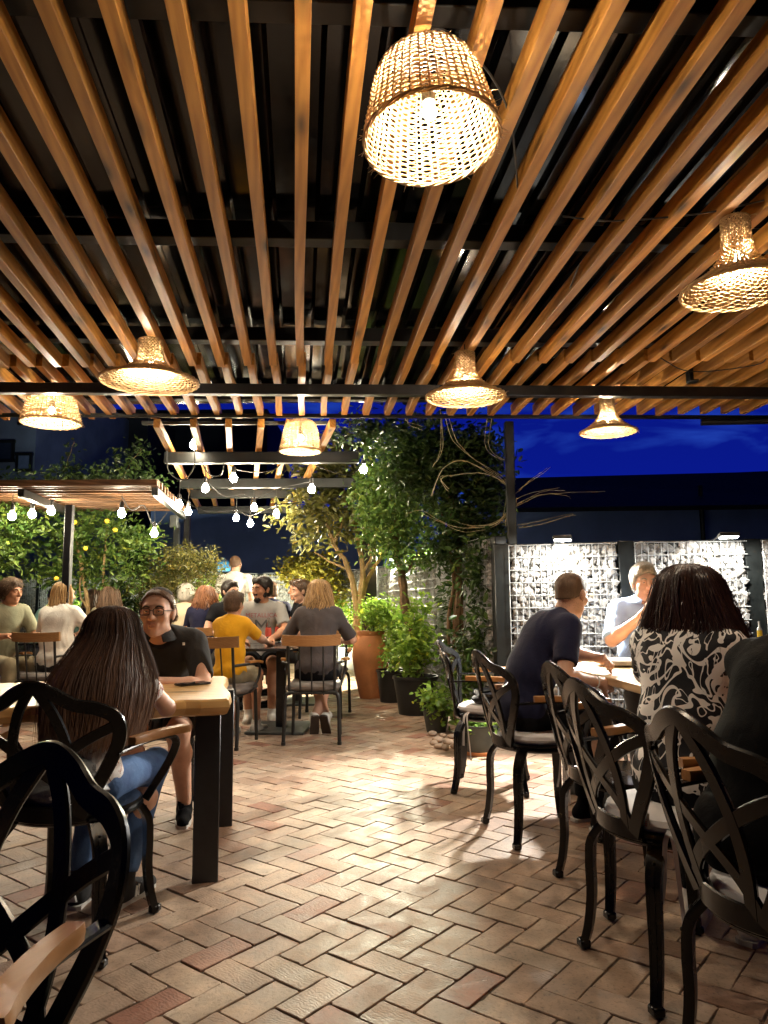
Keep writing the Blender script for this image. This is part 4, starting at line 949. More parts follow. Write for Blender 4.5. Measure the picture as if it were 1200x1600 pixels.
dup(sa, (-4.25, 7.75, 0), face_rz(.75, -.6), 'spindle chair at the left edge under the man in sage green')
dup(sa, (-1.55, 9.6, 0), face_rz(.1, 1), 'wooden railed chair under the man in the navy polo')

# ---------------------------------------------------------------- tables
def slab_table():
    c = np.array((-1.86, 3.27)); ang = R_(13); t = empty('dining_table', (c[0], c[1], 0), ang, 'thick live edge pine table on black steel legs', 'table')
    r = random.Random(4); n = 40; L = 2.3; W = .98; outl = []
    for i in range(n+1): outl.append((-L/2+L*i/n, -W/2+.018*math.sin(i*.7)+.012*math.sin(i*1.9+1)))
    for i in range(9): outl.append((L/2+.012*math.sin(i), -W/2+.06+(W-.12)*i/8))
    for i in range(n+1): outl.append((L/2-L*i/n, W/2+.015*math.sin(i*.8+2)+.01*math.sin(i*2.1)))
    m_ = len(outl); vs = []; fs = []
    for dz, ins in ((.69, .03), (.697, .012), (.725, .0), (.75, .006), (.757, .014)):
        for x, y in outl: vs.append((x*(1-ins/(L/2)), y*(1-ins/(W/2)), dz))
    for k in range(4):
        for i in range(m_): j = (i+1) % m_; fs.append((k*m_+i, k*m_+j, (k+1)*m_+j, (k+1)*m_+i))
    mi = [1]*0
    b = MB(); b.add(vs, fs); b.add([], [tuple(4*m_+i for i in range(m_))]) if 0 else None
    b.f.append(tuple(4*m_+i for i in range(m_))); b.mi.append(0); b.f.append(tuple(range(m_))[::-1]); b.mi.append(0)
    b.build('table_top', 'table', t, smooth=False)
    ca_, sa_ = math.cos(-ang), math.sin(-ang)
    for (x, y) in ((-.755, 3.21), (-.853, 3.97)):
        for s in (1, -1):
            v = np.array((x, y))-c; l = np.array((v[0]*ca_-v[1]*sa_, v[0]*sa_+v[1]*ca_)); lx = l[0] if s == 1 else -l[0]
            b = MB(); b.box((lx, l[1], .345), (.105, .05, .69), None, 0, .004); b.build('leg', 'steel', t)
    b = MB(); b.box((0, 0, .672), (1.7, .06, .03)); b.build('stretcher', 'steel', t)
    return t
slab_table()
dirt = np.array((-.115, .993)); 
rt_ = empty('dining_table', (1.62, 3.15, 0), face_rz(*dirt), 'long pale timber dining table in front of the right hand fence', 'table')
b = MB()
for k in range(6): b.box((-.375+k*.15, 0, .742), (.148, 3.3, .04), None, 0, .004)
b.build('table_top', 'lighttop', rt_)
for sx in (-.36, .36):
    for sy in (-1.45, 1.45): b = MB(); b.box((sx, sy, .36), (.07, .07, .72), None, 0, .004); b.build('leg', 'steel', rt_)
def pedestal(loc, rz, label, w=.78):
    t = empty('cafe_table', loc, rz, label, 'table', 'dark pedestal cafe tables')
    b = MB(); b.box((0, 0, .735), (w, w, .025), None, 0, .006); b.build('table_top', 'marble', t)
    b = MB(); b.box((0, 0, .365), (.085, .085, .71), None, 0, .006); b.build('pedestal', 'steel', t)
    b = MB(); b.box((0, 0, .014), (.52, .62, .022), None, 0, .004); b.build('base_plate', 'grey_steel', t); return t
M['marble'] = plain('dark_marble', (.02, .02, .022), .18, 0, .9, 6)
pt = pedestal((-.95, 6.86, 0), R_(-4), 'dark square cafe table with bottles between the boy and the grey shirted woman', .9)
dup(pt, (-2.35, 9.2, 0), 0, 'dark cafe table in front of the white haired person'); dup(pt, (-3.45, 8.1, 0), .1, 'dark cafe table beyond the fair haired woman in white'); dup(pt, (-1.0, 8.6, 0), .05, 'dark cafe table behind the bearded man')

# things on tables
def bottle(p, label, kind):
    t = empty('bottle', p, 0, label, 'bottle', 'bottles on the tables')
    if kind == 'cola':
        b = MB(); b.lathe([(.027, 0), (.03, .01), (.028, .06), (.031, .1), (.026, .15), (.014, .2), (.013, .235), (.015, .24)], 18); b.build('glass_body', 'glass', t)
        b = MB(); b.lathe([(.0285, .06), (.0318, .1), (.0272, .145)], 18, cap=False); b.build('label_band', 'redlabel', t)
        b = MB(); b.lathe([(.02, .004), (.024, .01), (.0225, .055)], 14); b.build('cola', 'cola', t)
    elif kind == 'teal':
        b = MB(); b.lathe([(.03, 0), (.045, .01), (.048, .1), (.042, .2), (.03, .25), (.026, .28), (.03, .285)], 18); b.build('glass_body', 'tealglass', t)
    else:
        b = MB(); b.lathe([(.028, 0), (.036, .01), (.036, .1), (.03, .14), (.014, .18), (.012, .22)], 18); b.build('glass_body', 'oil', t)
        b = MB(); b.lathe([(.013, .22), (.006, .235), (.004, .265)], 10); b.build('pourer', 'galv', t)
    return t
M['tealglass'] = plain('teal_glass', (.12, .42, .40), .15); M['oil'] = plain('golden_oil_glass', (.5, .33, .03), .1)
ZT = .748
def on(x, y, Yd=None, z=ZT): q = G(x, y, z); return (q[0], q[1], z)
bottle(on(419, 1004), 'small cola bottle with red label nearest the boy', 'cola'); bottle(on(434, 1002), 'small cola bottle with red label nearest the grey shirted woman', 'cola')
bottle((-.62, 7.1, ZT), 'clear bottle with red label beyond the grey shirted woman', 'cola')
bottle((1.78, 3.75, .763), 'teal glass water bottle behind the dark haired woman', 'teal'); bottle((1.91, 3.8, .763), 'golden oil bottle with a metal pourer', 'oil')
def wineglass(p, label):
    t = empty('wine_glass', p, 0, label, 'glass', 'wine glasses on the tables')
    b = MB(); b.lathe([(.033, 0), (.033, .003), (.005, .008), (.004, .09), (.02, .1), (.037, .13), (.038, .17), (.03, .205), (.0285, .205), (.036, .17), (.035, .132), (.018, .104), (.002, .1)], 18, cap=False); b.build('bowl', 'glass', t); return t
wg = wineglass((-.78, 7.3, ZT), 'stemmed wine glass beside the bearded man'); 
for x_, y_, l_ in ((-2.2, 9.1, 'wine glass at the right of the white haired person'), (-2.5, 9.3, 'wine glass at the left of the white haired person'), (-3.4, 7.95, 'wine glass on the table before the fair haired woman'), (-1.1, 8.5, 'wine glass on the table behind the bearded man')): dup(wg, (x_, y_, ZT), 0, l_)
dup(wg, (1.5, 3.6, .763), 0, 'empty wine glass on the timber table near the dark haired woman')
dup(wg, (-2.33, 8.95, ZT), 0, 'wine glass on the table before the white haired person'); dup(wg, (-.7, 8.4, ZT), 0, 'wine glass behind the grey shirted woman')
b = MB(); b.lathe([(.03, 0), (.034, .005), (.037, .1), (.0345, .1), (.031, .008)], 16, (0, 0, 0), cap=False); b.lathe([(.029, .006), (.033, .07)], 14); tag(b.build('tumbler', 'cola', loc=(-.72, 6.9, ZT)), 'dark cola filled tumbler between the bottles', 'glass')
for k, (x, y, lab) in enumerate(((1.36, 4.35, 'stack of pale plates on the timber table behind the navy shirted man'),)):
    b = MB()
    for j in range(4): b.lathe([(.05, j*.006), (.09, j*.006+.002), (.135, j*.006+.014), (.136, j*.006+.017), (.09, j*.006+.006), (.02, j*.006+.004)], 32)
    tag(b.build('plate_stack', 'white', loc=(x, y, .763)), lab, 'plates')
ph = G(301, 1070, .758); t = empty('mobile_phone', (ph[0], ph[1], .757), R_(-50), 'black mobile phone lying near the end of the thick table', 'phone')
b = MB(); b.box((0, 0, .006), (.078, .155, .009), None, 0, .003); b.build('body', 'phone', t); b = MB(); b.box((0, 0, .0115), (.07, .146, .001)); b.build('screen', plain('phone_screen', (.006, .007, .01), .06), t)
b = MB(); b.box((-.022, .06, .012), (.02, .022, .002), None, 0, .001); b.build('camera_bump', 'chair', t)
q = P(349, 884, 13.3); b = MB(); b.lathe([(.02, -.1), (.12, -.1), (.14, -.05), (.135, .03), (.09, .09), (.03, .11), (.03, .14), (.0, .14)], 20); tag(b.build('water_jug', plain('blue_plastic', (.05, .28, .65), .3), loc=tuple(q)), 'round blue jug showing at the top of the far fence beside the standing man', 'jug')
# bag on the empty chair and bag on the long haired woman's chair
def lumpy_bag(name, loc, rz, size, mat, label, seed, mark=None):
    t = empty(name, loc, rz, label, 'bag'); b = MB(); r = random.Random(seed); seg, ring = 28, 16; vs = []
    for i in range(ring+1):
        th = math.pi*i/ring
        for k in range(seg):
            a = 2*math.pi*k/seg; v = Vector((math.sin(th)*math.cos(a), math.sin(th)*math.sin(a), math.cos(th))); s = 1+.28*noise.noise(v*2.2+Vector((seed, 0, 0)))+.12*noise.noise(v*6)
            z = max(-.75, v.z*s); vs.append((v.x*s*size[0], v.y*s*size[1], (z+.75)*size[2]))
    fs = [(i*seg+k, (i+1)*seg+k, (i+1)*seg+(k+1) % seg, i*seg+(k+1) % seg) for i in range(ring) for k in range(seg)]
    b.add(vs, fs); b.build('bag_body', mat, t)
    b = MB(); b.band(spline([(-size[0]*.6, 0, size[2]*1.2), (-size[0]*.3, -.02, size[2]*1.75), (size[0]*.3, -.01, size[2]*1.7), (size[0]*.7, 0, size[2]*1.1)], 6), (0, 1, 0), .022, .004); b.build('strap', 'c_black', t)
    return t
M['shiny'] = plain('glossy_black_leather', (.01, .01, .011), .18, 0, .3, 12, .3); M['greyplastic'] = plain('grey_plastic_bag', (.16, .165, .17), .3, 0, .5, 9, .5)
lumpy_bag('handbag', (.66, 4.66, .508), face_rz(1, .2), (.1, .13, .06), 'shiny', 'glossy black handbag left on the empty chair cushion', 3)
bg_ = lumpy_bag('carrier_bag', (-1.15, 2.62, .455), 0, (.17, .1, .1), 'greyplastic', 'crumpled grey and black bag wedged behind the long haired woman', 5)
# white arrow like strokes printed on the bag's face
b = MB()
for p0, p1 in (((.055, .155), (.085, .03)), ((.068, .095), (.105, .145)), ((.068, .095), (.12, .04)), ((.05, .06), (.085, .075))):
    b.band([(p0[0], -.125, p0[1]), ((p0[0]+p1[0])/2, -.128, (p0[1]+p1[1])/2), (p1[0], -.125, p1[1])], nrm((p1[1]-p0[1], 0, -(p1[0]-p0[0]))), .012, .003)
b.build('bag_print', 'white', bg_)
b = MB(); b.box((.03, -.115, .2), (.04, .02, .02), None, 0, .003); b.build('buckle', 'chair', bg_)
# ---------------------------------------------------------------- people: smooth blended bodies meshed by surface nets
from mathutils.bvhtree import BVHTree
class SDF:
    def __init__(s): s.p = []
    def cap(s, a, b, r0, r1=None, k=.02, clip=None, sub=False): s.p.append(('c', np.array(a, float), np.array(b, float), r0, r0 if r1 is None else r1, k, clip, sub)); return s
    def ell(s, c, r, ax=None, k=.03, clip=None, sub=False): s.p.append(('e', np.array(c, float), np.eye(3) if ax is None else np.array(ax, float), np.array(r, float), 0, k, clip, sub)); return s
    def mesh(s, h, gclip=()):
        lo = np.full(3, 9e9); hi = -lo; bb = []
        for q in s.p:
            if q[0] == 'c': r = max(q[3], q[4]); l = np.minimum(q[1], q[2])-r; u = np.maximum(q[1], q[2])+r
            else: e = np.sqrt(((q[2]*q[3][:, None])**2).sum(0)); l = q[1]-e; u = q[1]+e
            bb.append((l, u))
            if not q[7]: lo = np.minimum(lo, l); hi = np.maximum(hi, u)
        lo = lo-3*h; hi = hi+3*h; n = np.ceil((hi-lo)/h).astype(int)+1
        F = np.full(n, .1, np.float32); g = [lo[i]+h*np.arange(n[i]) for i in range(3)]
        for q, (l, u) in zip(s.p, bb):
            m_ = .05+q[5]; i0 = np.clip(np.floor((l-m_-lo)/h).astype(int), 0, n-1); i1 = np.clip(np.ceil((u+m_-lo)/h).astype(int)+1, 1, n)
            sl = tuple(slice(a, b) for a, b in zip(i0, i1)); X = g[0][sl[0]][:, None, None]; Y = g[1][sl[1]][None, :, None]; Z = g[2][sl[2]][None, None, :]
            if q[0] == 'c':
                a, b = q[1], q[2]; ba = b-a; L2 = max(1e-9, ba@ba); x, y, z = X-a[0], Y-a[1], Z-a[2]
                t = np.clip((x*ba[0]+y*ba[1]+z*ba[2])/L2, 0, 1); d = np.sqrt((x-t*ba[0])**2+(y-t*ba[1])**2+(z-t*ba[2])**2)-(q[3]+(q[4]-q[3])*t)
            else:
                x, y, z = X-q[1][0], Y-q[1][1], Z-q[1][2]; k0 = k1 = 0
                for i in range(3):
                    w_ = q[2][i][0]*x+q[2][i][1]*y+q[2][i][2]*z; k0 = k0+(w_/q[3][i])**2; k1 = k1+(w_/q[3][i]**2)**2
                k0 = np.sqrt(k0); k1 = np.sqrt(k1)+1e-9; d = k0*(k0-1)/k1
            if q[6] is not None:
                for (pt, nn) in q[6]: d = np.maximum(d, (X-pt[0])*nn[0]+(Y-pt[1])*nn[1]+(Z-pt[2])*nn[2])
            f = F[sl]; k = q[5]
            if q[7]:
                d = -d; hh = np.maximum(k-np.abs(f-d), 0)/k; F[sl] = np.maximum(f, d)+hh*hh*k*.25
            else:
                hh = np.maximum(k-np.abs(f-d), 0)/k; F[sl] = np.minimum(f, d)-hh*hh*k*.25
        for (pt, nn) in gclip:
            F = np.maximum(F, (g[0][:, None, None]-pt[0])*nn[0]+(g[1][None, :, None]-pt[1])*nn[1]+(g[2][None, None, :]-pt[2])*nn[2])
        return nets(F, lo, h)
def nets(F, lo, h):
    S = F < 0; n = np.array(F.shape)-1
    c = [S[i:n[0]+i, j:n[1]+j, k:n[2]+k] for i in (0, 1) for j in (0, 1) for k in (0, 1)]
    cnt = sum(x.astype(np.int8) for x in c); act = (cnt > 0) & (cnt < 8); idx = np.argwhere(act); N = len(idx)
    ids = np.full(n, -1, np.int64); ids[act] = np.arange(N)
    acc = np.zeros((N, 3)); ct = np.zeros(N); co = [(i, j, k) for i in (0, 1) for j in (0, 1) for k in (0, 1)]
    val = {q: F[idx[:, 0]+q[0], idx[:, 1]+q[1], idx[:, 2]+q[2]] for q in co}
    for a in co:
        for ax in range(3):
            if a[ax] == 0:
                b = list(a); b[ax] = 1; b = tuple(b); va, vb = val[a], val[b]; m_ = (va < 0) != (vb < 0)
                t = np.where(m_, va/np.where(m_, va-vb, 1), 0); p = np.tile(np.array(a, float), (N, 1)); p[:, ax] = t
                acc[m_] += p[m_]; ct[m_] += 1
    v = lo+h*(idx+acc/np.maximum(ct, 1)[:, None]); fs = []
    for ax in range(3):
        b, c2 = (ax+1) % 3, (ax+2) % 3; sl0 = [slice(None)]*3; sl1 = [slice(None)]*3
        sl0[ax] = slice(0, -1); sl1[ax] = slice(1, None); s0, s1 = S[tuple(sl0)], S[tuple(sl1)]
        for flip in (0, 1):
            e = np.argwhere((s0 & ~s1) if flip == 0 else (~s0 & s1))
            if not len(e): continue
            e = e[(e[:, b] > 0) & (e[:, c2] > 0) & (e[:, b] < n[b]) & (e[:, c2] < n[c2])]
            q = []
            for db, dc in ((0, 0), (1, 0), (1, 1), (0, 1)):
                w_ = e.copy(); w_[:, b] -= 1-db; w_[:, c2] -= 1-dc; q.append(ids[w_[:, 0], w_[:, 1], w_[:, 2]])
            q = np.stack(q, 1); fs.append(q if flip == 0 else q[:, ::-1])
    return v, np.concatenate(fs)
def vnormals(v, f):
    nn = np.cross(v[f[:, 2]]-v[f[:, 0]], v[f[:, 3]]-v[f[:, 1]]); N = np.zeros_like(v)
    for k in range(4): np.add.at(N, f[:, k], nn)
    return N/np.maximum(np.linalg.norm(N, axis=1, keepdims=True), 1e-9)
def relax(v, f, it=2):
    for _ in range(it):
        s = np.zeros_like(v); c = np.zeros(len(v))
        for k in range(4):
            a, b = f[:, k], f[:, (k+1) % 4]; np.add.at(s, a, v[b]); np.add.at(s, b, v[a]); np.add.at(c, a, 1); np.add.at(c, b, 1)
        v = v*.5+.5*s/np.maximum(c, 1)[:, None]
    return v
def wrinkle(v, f, amp, seed, sc=1.):
    N = vnormals(v, f); d = np.zeros(len(v)); off = Vector((seed*3.1, seed*1.7, 0))
    for i, p in enumerate(v):
        q = Vector((p[0]*9*sc, p[1]*9*sc, p[2]*6*sc))+off; w_ = noise.noise(q*.6); d[i] = noise.noise(q+Vector((w_*2.2, w_*1.5, w_*2)))*.75+.4*(.5-abs(noise.noise(q*1.7+Vector((w_, 0, 3)))))
    return v+N*(d*amp)[:, None]
def put(name, vf, mat, parent=None, seed=0, amp=0, rel=2, sc=1.):
    v, f = vf
    if rel: v = relax(v, f, rel)
    if amp: v = wrinkle(v, f, amp, seed, sc)
    me = bpy.data.meshes.new(name); me.from_pydata(v.tolist(), [], f.tolist()); me.materials.append(M[mat]); me.polygons.foreach_set('use_smooth', [True]*len(f)); me.update()
    o = bpy.data.objects.new(name, me); COL.objects.link(o)
    if parent is not None: o.parent = parent
    return o
def rotax(yaw=0, pitch=0, roll=0):   # rows are right, forward, up of a frame whose rest forward is +Y (yaw left positive, pitch down positive)
    Rm = Matrix.Rotation(yaw, 3, 'Z') @ Matrix.Rotation(-pitch, 3, 'X') @ Matrix.Rotation(roll, 3, 'Y'); return np.array(Rm).T
def fur(v, f, n, L, r, seed, flow=(0, -.3, -1), lift=.3, cond=None, mat='h_brown', name='hair_strands'):
    rs = np.random.RandomState(seed); N = vnormals(v, f); ok = np.arange(len(v)) if cond is None else np.where(cond)[0]; pk = rs.choice(ok, n); b = MB(); vs = []; fs = []; fl = np.array(flow, float)
    for i in pk:
        nn = N[i]; t = fl+rs.normal(scale=.35, size=3); t = t-nn*(t@nn); t /= max(1e-6, np.linalg.norm(t)); l = L*rs.uniform(.6, 1.3); s = np.cross(nn, t); p = v[i]+rs.normal(scale=.002, size=3)-nn*.002
        a, c, e = p, p+(t*.55+nn*lift)*l, p+(t+nn*lift*.7)*l; o = len(vs); vs += [a-s*r, a+s*r, c+s*r*.8, c-s*r*.8, e]; fs += [(o, o+1, o+2, o+3), (o+3, o+2, o+4)]
    b.add(vs, fs); return b
def hand_parts(S, w_, d, n, side, curl=.5, sc=1., spread=.12, k=.006, thumb=.5):
    d = nrm(d); n = nrm(np.array(n)-d*np.dot(n, d)); s = np.cross(d, n)*side   # s points to the thumb side
    w_ = np.array(w_, float)
    S.cap(w_, w_+d*.03*sc, .024*sc, .026*sc, .015)
    for q in (-.026, -.009, .009, .026): S.cap(w_+d*.02*sc+s*q*.7*sc, w_+d*.082*sc+s*q*sc, .0135*sc, .0115*sc, .012)
    for i, (off, L) in enumerate(((.029, .072), (.01, .082), (-.01, .076), (-.028, .058))):
        p = w_+d*.084*sc+s*off*sc; a = curl*(.5+.12*i); dr = nrm(d+s*off*spread*30*.1)
        for j, (fr, rr) in enumerate(((.45, .0092), (.31, .0082), (.24, .0072))):
            dd = dr*math.cos(a)+n*math.sin(a); e = p+dd*L*fr*sc; S.cap(p, e, rr*sc, rr*.92*sc, k); p = e; a += curl*(.85-.15*j)
    p = w_+d*.025*sc+s*.024*sc; dd = nrm(d*.62+s*.72+n*thumb*.6); e = p+dd*.042*sc; S.cap(p, e, .0135*sc, .0105*sc, .01); dd = nrm(d*.9+s*.3+n*thumb); S.cap(e, e+dd*.03*sc, .0098*sc, .0085*sc, k); e2 = e+dd*.03*sc; dd = nrm(d+n*thumb*1.2); S.cap(e2, e2+dd*.022*sc, .0085*sc, .007*sc, k)
def person(label, loc, face, seat=.47, s=1., lean=8., bend=6., side=0., yaw=0., pitch=5., sw=.19, girth=1., arms=None, sleeve=.55, top='c_black', bottom='c_charcoal', legs='trousers', shoe='c_black', skin='skin', hair=None, hmat='h_brown',
           vox=.009, facefx=0, beard=None, feet=None, standing=False, knees=None, group=None, amp=.006, headoff=(0, 0, 0), seed=1, collar=False, shoes=True, hand_curl=.55):
    """+Y is where the sitter faces; arms = {'L'/'R': (elbow, wrist, palm normal)} in world space"""
    rz = face_rz(*face); loc = np.array((loc[0], loc[1], 0.)); c, sn = math.cos(-rz), math.sin(-rz)
    def L(p): q = np.array(p, float)-loc; return np.array((q[0]*c-q[1]*sn, q[0]*sn+q[1]*c, q[2]))
    def V(p): p = np.array(p, float); return np.array((p[0]*c-p[1]*sn, p[0]*sn+p[1]*c, p[2]))
    hipz = (seat+.085*s) if not standing else .92*s
    def up(a): a = R_(a); return np.array((math.sin(R_(side)), math.sin(a), math.cos(a)))
    p0 = np.array((0, 0, hipz+.015*s)); u1 = up(lean*.55); u2 = up(lean+bend*.4); u3 = up(lean+bend)
    p1 = p0+u1*.20*s; p2 = p1+u2*.20*s; p3 = p2+u3*.145*s
    X = np.array((1., 0, 0)); ax1 = np.stack([X, np.cross(u1, X), u1]); ax2 = np.stack([X, np.cross(u2, X), u2]); f2 = np.cross(u2, X)
    g = girth; sh = {}
    for q, sg in (('R', 1), ('L', -1)): sh[q] = p2+u2*.085*s+X*sg*sw*.93*s+f2*.005
    H = p3+up(lean*.6)*.135*s+np.array((0, .025*s, 0))+np.array(headoff)*s; hx = rotax(R_(yaw), R_(pitch)); hs = s if s > .9 else .5*s+.46
    def hp(x, y, z): return H+(hx[0]*x+hx[1]*y+hx[2]*z)*hs
    def torso(S, e, k=.05):
        S.ell(p0, (.172*s*g+e, .125*s*g+e, .13*s+e), ax1, k); S.ell(p1+f2*.005, (.148*s*g+e, .112*s*g+e, .17*s+e), ax1, k); S.ell(p2-f2*.004, ((.165 if sw > .18 else .152)*s*(.6+.4*g)+e, .115*s*(.5+.5*g)+e, .16*s+e), ax2, k)
        a, b = sh['R'], sh['L']; S.cap(a*.86+b*.14-u2*.01, b*.86+a*.14-u2*.01, .062*s+e, None, k)
        S.cap(p2+u2*.09*s+X*.08*s, p3+X*.015, .05*s+e, .046*s+e, k); S.cap(p2+u2*.09*s-X*.08*s, p3-X*.015, .05*s+e, .046*s+e, k)
    if arms is None: arms = {}
    el, wr, pn = {}, {}, {}
    for q, sg in (('R', 1), ('L', -1)):
        if q in arms and arms[q] is not None: el[q], wr[q] = L(arms[q][0]), L(arms[q][1]); pn[q] = V(arms[q][2]) if len(arms[q]) > 2 else np.array((0, 0, -1.))
        elif standing: el[q] = sh[q]+np.array((sg*.05, -.03, -.28))*s; wr[q] = el[q]+np.array((-sg*.02, .1, -.22))*s; pn[q] = np.array((-sg*1., 0, 0))
        else: el[q] = sh[q]+np.array((sg*.07, .12, -.25))*s; wr[q] = el[q]+np.array((-sg*.1, .2, .02))*s; pn[q] = np.array((0, 0, -1.))
        # keep the limb lengths human: pull the elbow onto the two-bone solution if the targets are off
        a, b_ = .285*s, .255*s; d = wr[q]-sh[q]; D = np.linalg.norm(d)
        if D > (a+b_)*.985: wr[q] = sh[q]+d/D*(a+b_)*.985; d = wr[q]-sh[q]; D = np.linalg.norm(d)
        t = (a*a-b_*b_+D*D)/(2*D); hh = math.sqrt(max(0, a*a-t*t)); mid = sh[q]+d/D*t; pr_ = el[q]-mid; pr_ = pr_-d/D*np.dot(pr_, d/D); el[q] = mid+nrm(pr_)*hh
    # legs
    kn, an = {}, {}
    for q, sg in (('R', 1), ('L', -1)):
        hj = np.array((sg*.088*s, 0, hipz-.01))
        if standing: kn[q] = np.array((sg*.1*s, .02, .5*s)); an[q] = np.array((sg*.11*s, 0-.02, .085))
        else:
            kn[q] = np.array((sg*.12*s, .42*s, hipz-.02)) if knees is None else np.array(knees[q])
            an[q] = np.array((sg*.11*s, .40*s, .085)) if feet is None else np.array(feet[q])
    B = SDF(); torso(B, -.006)
    B.cap(p3-u3*.03*s, hp(0, -.02, -.03), .056*s, .054*s, .025)
    # head
    B.ell(hp(0, -.012, .032), np.array((.077, .096, .086))*hs, hx, .02); B.ell(hp(0, .022, -.03), np.array((.063, .07, .088))*hs, hx, .025)
    B.cap(hp(-.04, .02, -.075), hp(0, .066, -.098), .022*hs, .021*hs, .02); B.cap(hp(.04, .02, -.075), hp(0, .066, -.098), .022*hs, .021*hs, .02)
    B.cap(hp(0, .09, .014), hp(0, .113, -.026), .0085*hs, .0135*hs, .012); B.ell(hp(-.013, .1, -.029), np.array((.01, .011, .009))*hs, hx, .008); B.ell(hp(.013, .1, -.029), np.array((.01, .011, .009))*hs, hx, .008)
    B.cap(hp(-.042, .074, .03), hp(.042, .074, .03), .0135*hs, None, .02)
    for sg in (-1, 1):
        B.ell(hp(sg*.042, .062, -.02), np.array((.024, .024, .022))*hs, hx, .02)
        B.ell(hp(sg*.079, -.008, -.006), np.array((.009, .022, .033))*hs, hx, .008); B.ell(hp(sg*.085, -.013, .006), np.array((.008, .018, .02))*hs, hx, .008)
        if facefx: B.ell(hp(sg*.033, .101, .008), np.array((.017, .016, .011))*hs, hx, .012, None, True)
    B.cap(hp(-.02, .085, -.056), hp(.02, .085, -.056), .0095*hs, None, .01); B.cap(hp(-.016, .084, -.067), hp(.016, .084, -.067), .0095*hs, None, .01)
    if facefx: B.cap(hp(-.022, .1, -.0615), hp(.022, .1, -.0615), .003, None, .004, None, True)
    for q, sg in (('R', 1), ('L', -1)):
        B.cap(sh[q]-X*sg*.02, sh[q]*.6+el[q]*.4, .056*s, .048*s, .04); B.cap(sh[q]*.6+el[q]*.4, el[q], .047*s, .040*s, .02); m_ = el[q]*.7+wr[q]*.3
        B.cap(el[q], m_, .040*s, .042*s, .02); B.cap(m_, wr[q], .042*s, .026*s, .02)
        hand_parts(B, wr[q], wr[q]-el[q], pn[q], -sg, hand_curl, s if s > .85 else .86)
        hj = np.array((sg*.088*s, 0, hipz-.01))
        B.cap(hj, kn[q], .082*s, .057*s, .03); m_ = kn[q]*.7+an[q]*.3+np.array((0, -.015, 0)); B.cap(kn[q], m_, .056*s, .055*s, .03); B.cap(m_, an[q], .055*s, .037*s, .03)
        if standing: B.cap(an[q]+np.array((0, -.02, -.04)), an[q]+np.array((sg*.02, .15, -.055)), .035, .028, .02)
    body = put('person', B.mesh(vox), skin, None, rel=1); body.location = tuple(loc); body.rotation_euler.z = rz; tag(body, label, 'person', group)
    # shirt
    T = SDF(); torso(T, .011)
    hem = p0-np.array((0, 0, 1.))*(.055*s) if not standing else p0-np.array((0, 0, .1*s))
    for q, sg in (('R', 1), ('L', -1)):
        n1 = nrm(el[q]-sh[q])
        if sleeve <= 1: e = sh[q]+(el[q]-sh[q])*sleeve; T.cap(sh[q]-X*sg*.015, e+n1*.06, .067*s, .060*s, .035, [(e, n1)])
        else:
            T.cap(sh[q]-X*sg*.015, el[q], .065*s, .055*s, .035); n2 = nrm(wr[q]-el[q]); e = el[q]+(wr[q]-el[q])*(sleeve-1); T.cap(el[q], e+n2*.05, .054*s, .047*s, .02, [(e, n2)])
    nk = p3+u3*.028*s; fwd = nrm(u3+np.cross(u3, X)*.3)
    shirt = put('shirt', T.mesh(max(vox, .0075) if vox < .008 else vox, [(hem, np.array((0, 0, -1.))), (nk, fwd)]), top, body, seed, amp, 2)
    if collar:
        b = MB(); q = []
        for a in np.linspace(-2.75, 2.75, 25): q.append(nk+np.array((math.sin(a)*.075*s, -math.cos(a)*.07*s+.012, .012-.03*(1-math.cos(a))*.5)))
        sd = [nrm(np.array((math.sin(a)*.55, -math.cos(a)*.55, -.75))) for a in np.linspace(-2.75, 2.75, 25)]; b.band(q, sd, .055, .005); b.build('collar', top, shirt)
    # lower clothing
    Lw = SDF(); Lw.ell(p0-np.array((0, 0, .02)), (.178*s*g, .132*s*g, .125*s), ax1, .04)
    for q, sg in (('R', 1), ('L', -1)):
        hj = np.array((sg*.088*s, 0, hipz-.01)); e = kn[q]
        if legs == 'shorts':
            e = hj+(kn[q]-hj)*.72; Lw.cap(hj, e+(kn[q]-hj)*.1, .1*s, .088*s, .03, [(e, nrm(kn[q]-hj))])
        else:
            Lw.cap(hj, kn[q], .094*s, .071*s, .03); e = an[q]*.97+kn[q]*.03+np.array((0, 0, .02)); Lw.cap(kn[q], e, .069*s, .058*s, .03, [(e, nrm(an[q]-kn[q]))])
    trs = put('trousers' if legs != 'shorts' else 'shorts', Lw.mesh(max(vox, .009), [(p0+np.array((0, 0, .09*s)), np.array((0, 0, 1.)))]), bottom, body, seed+5, amp*.8, 2)
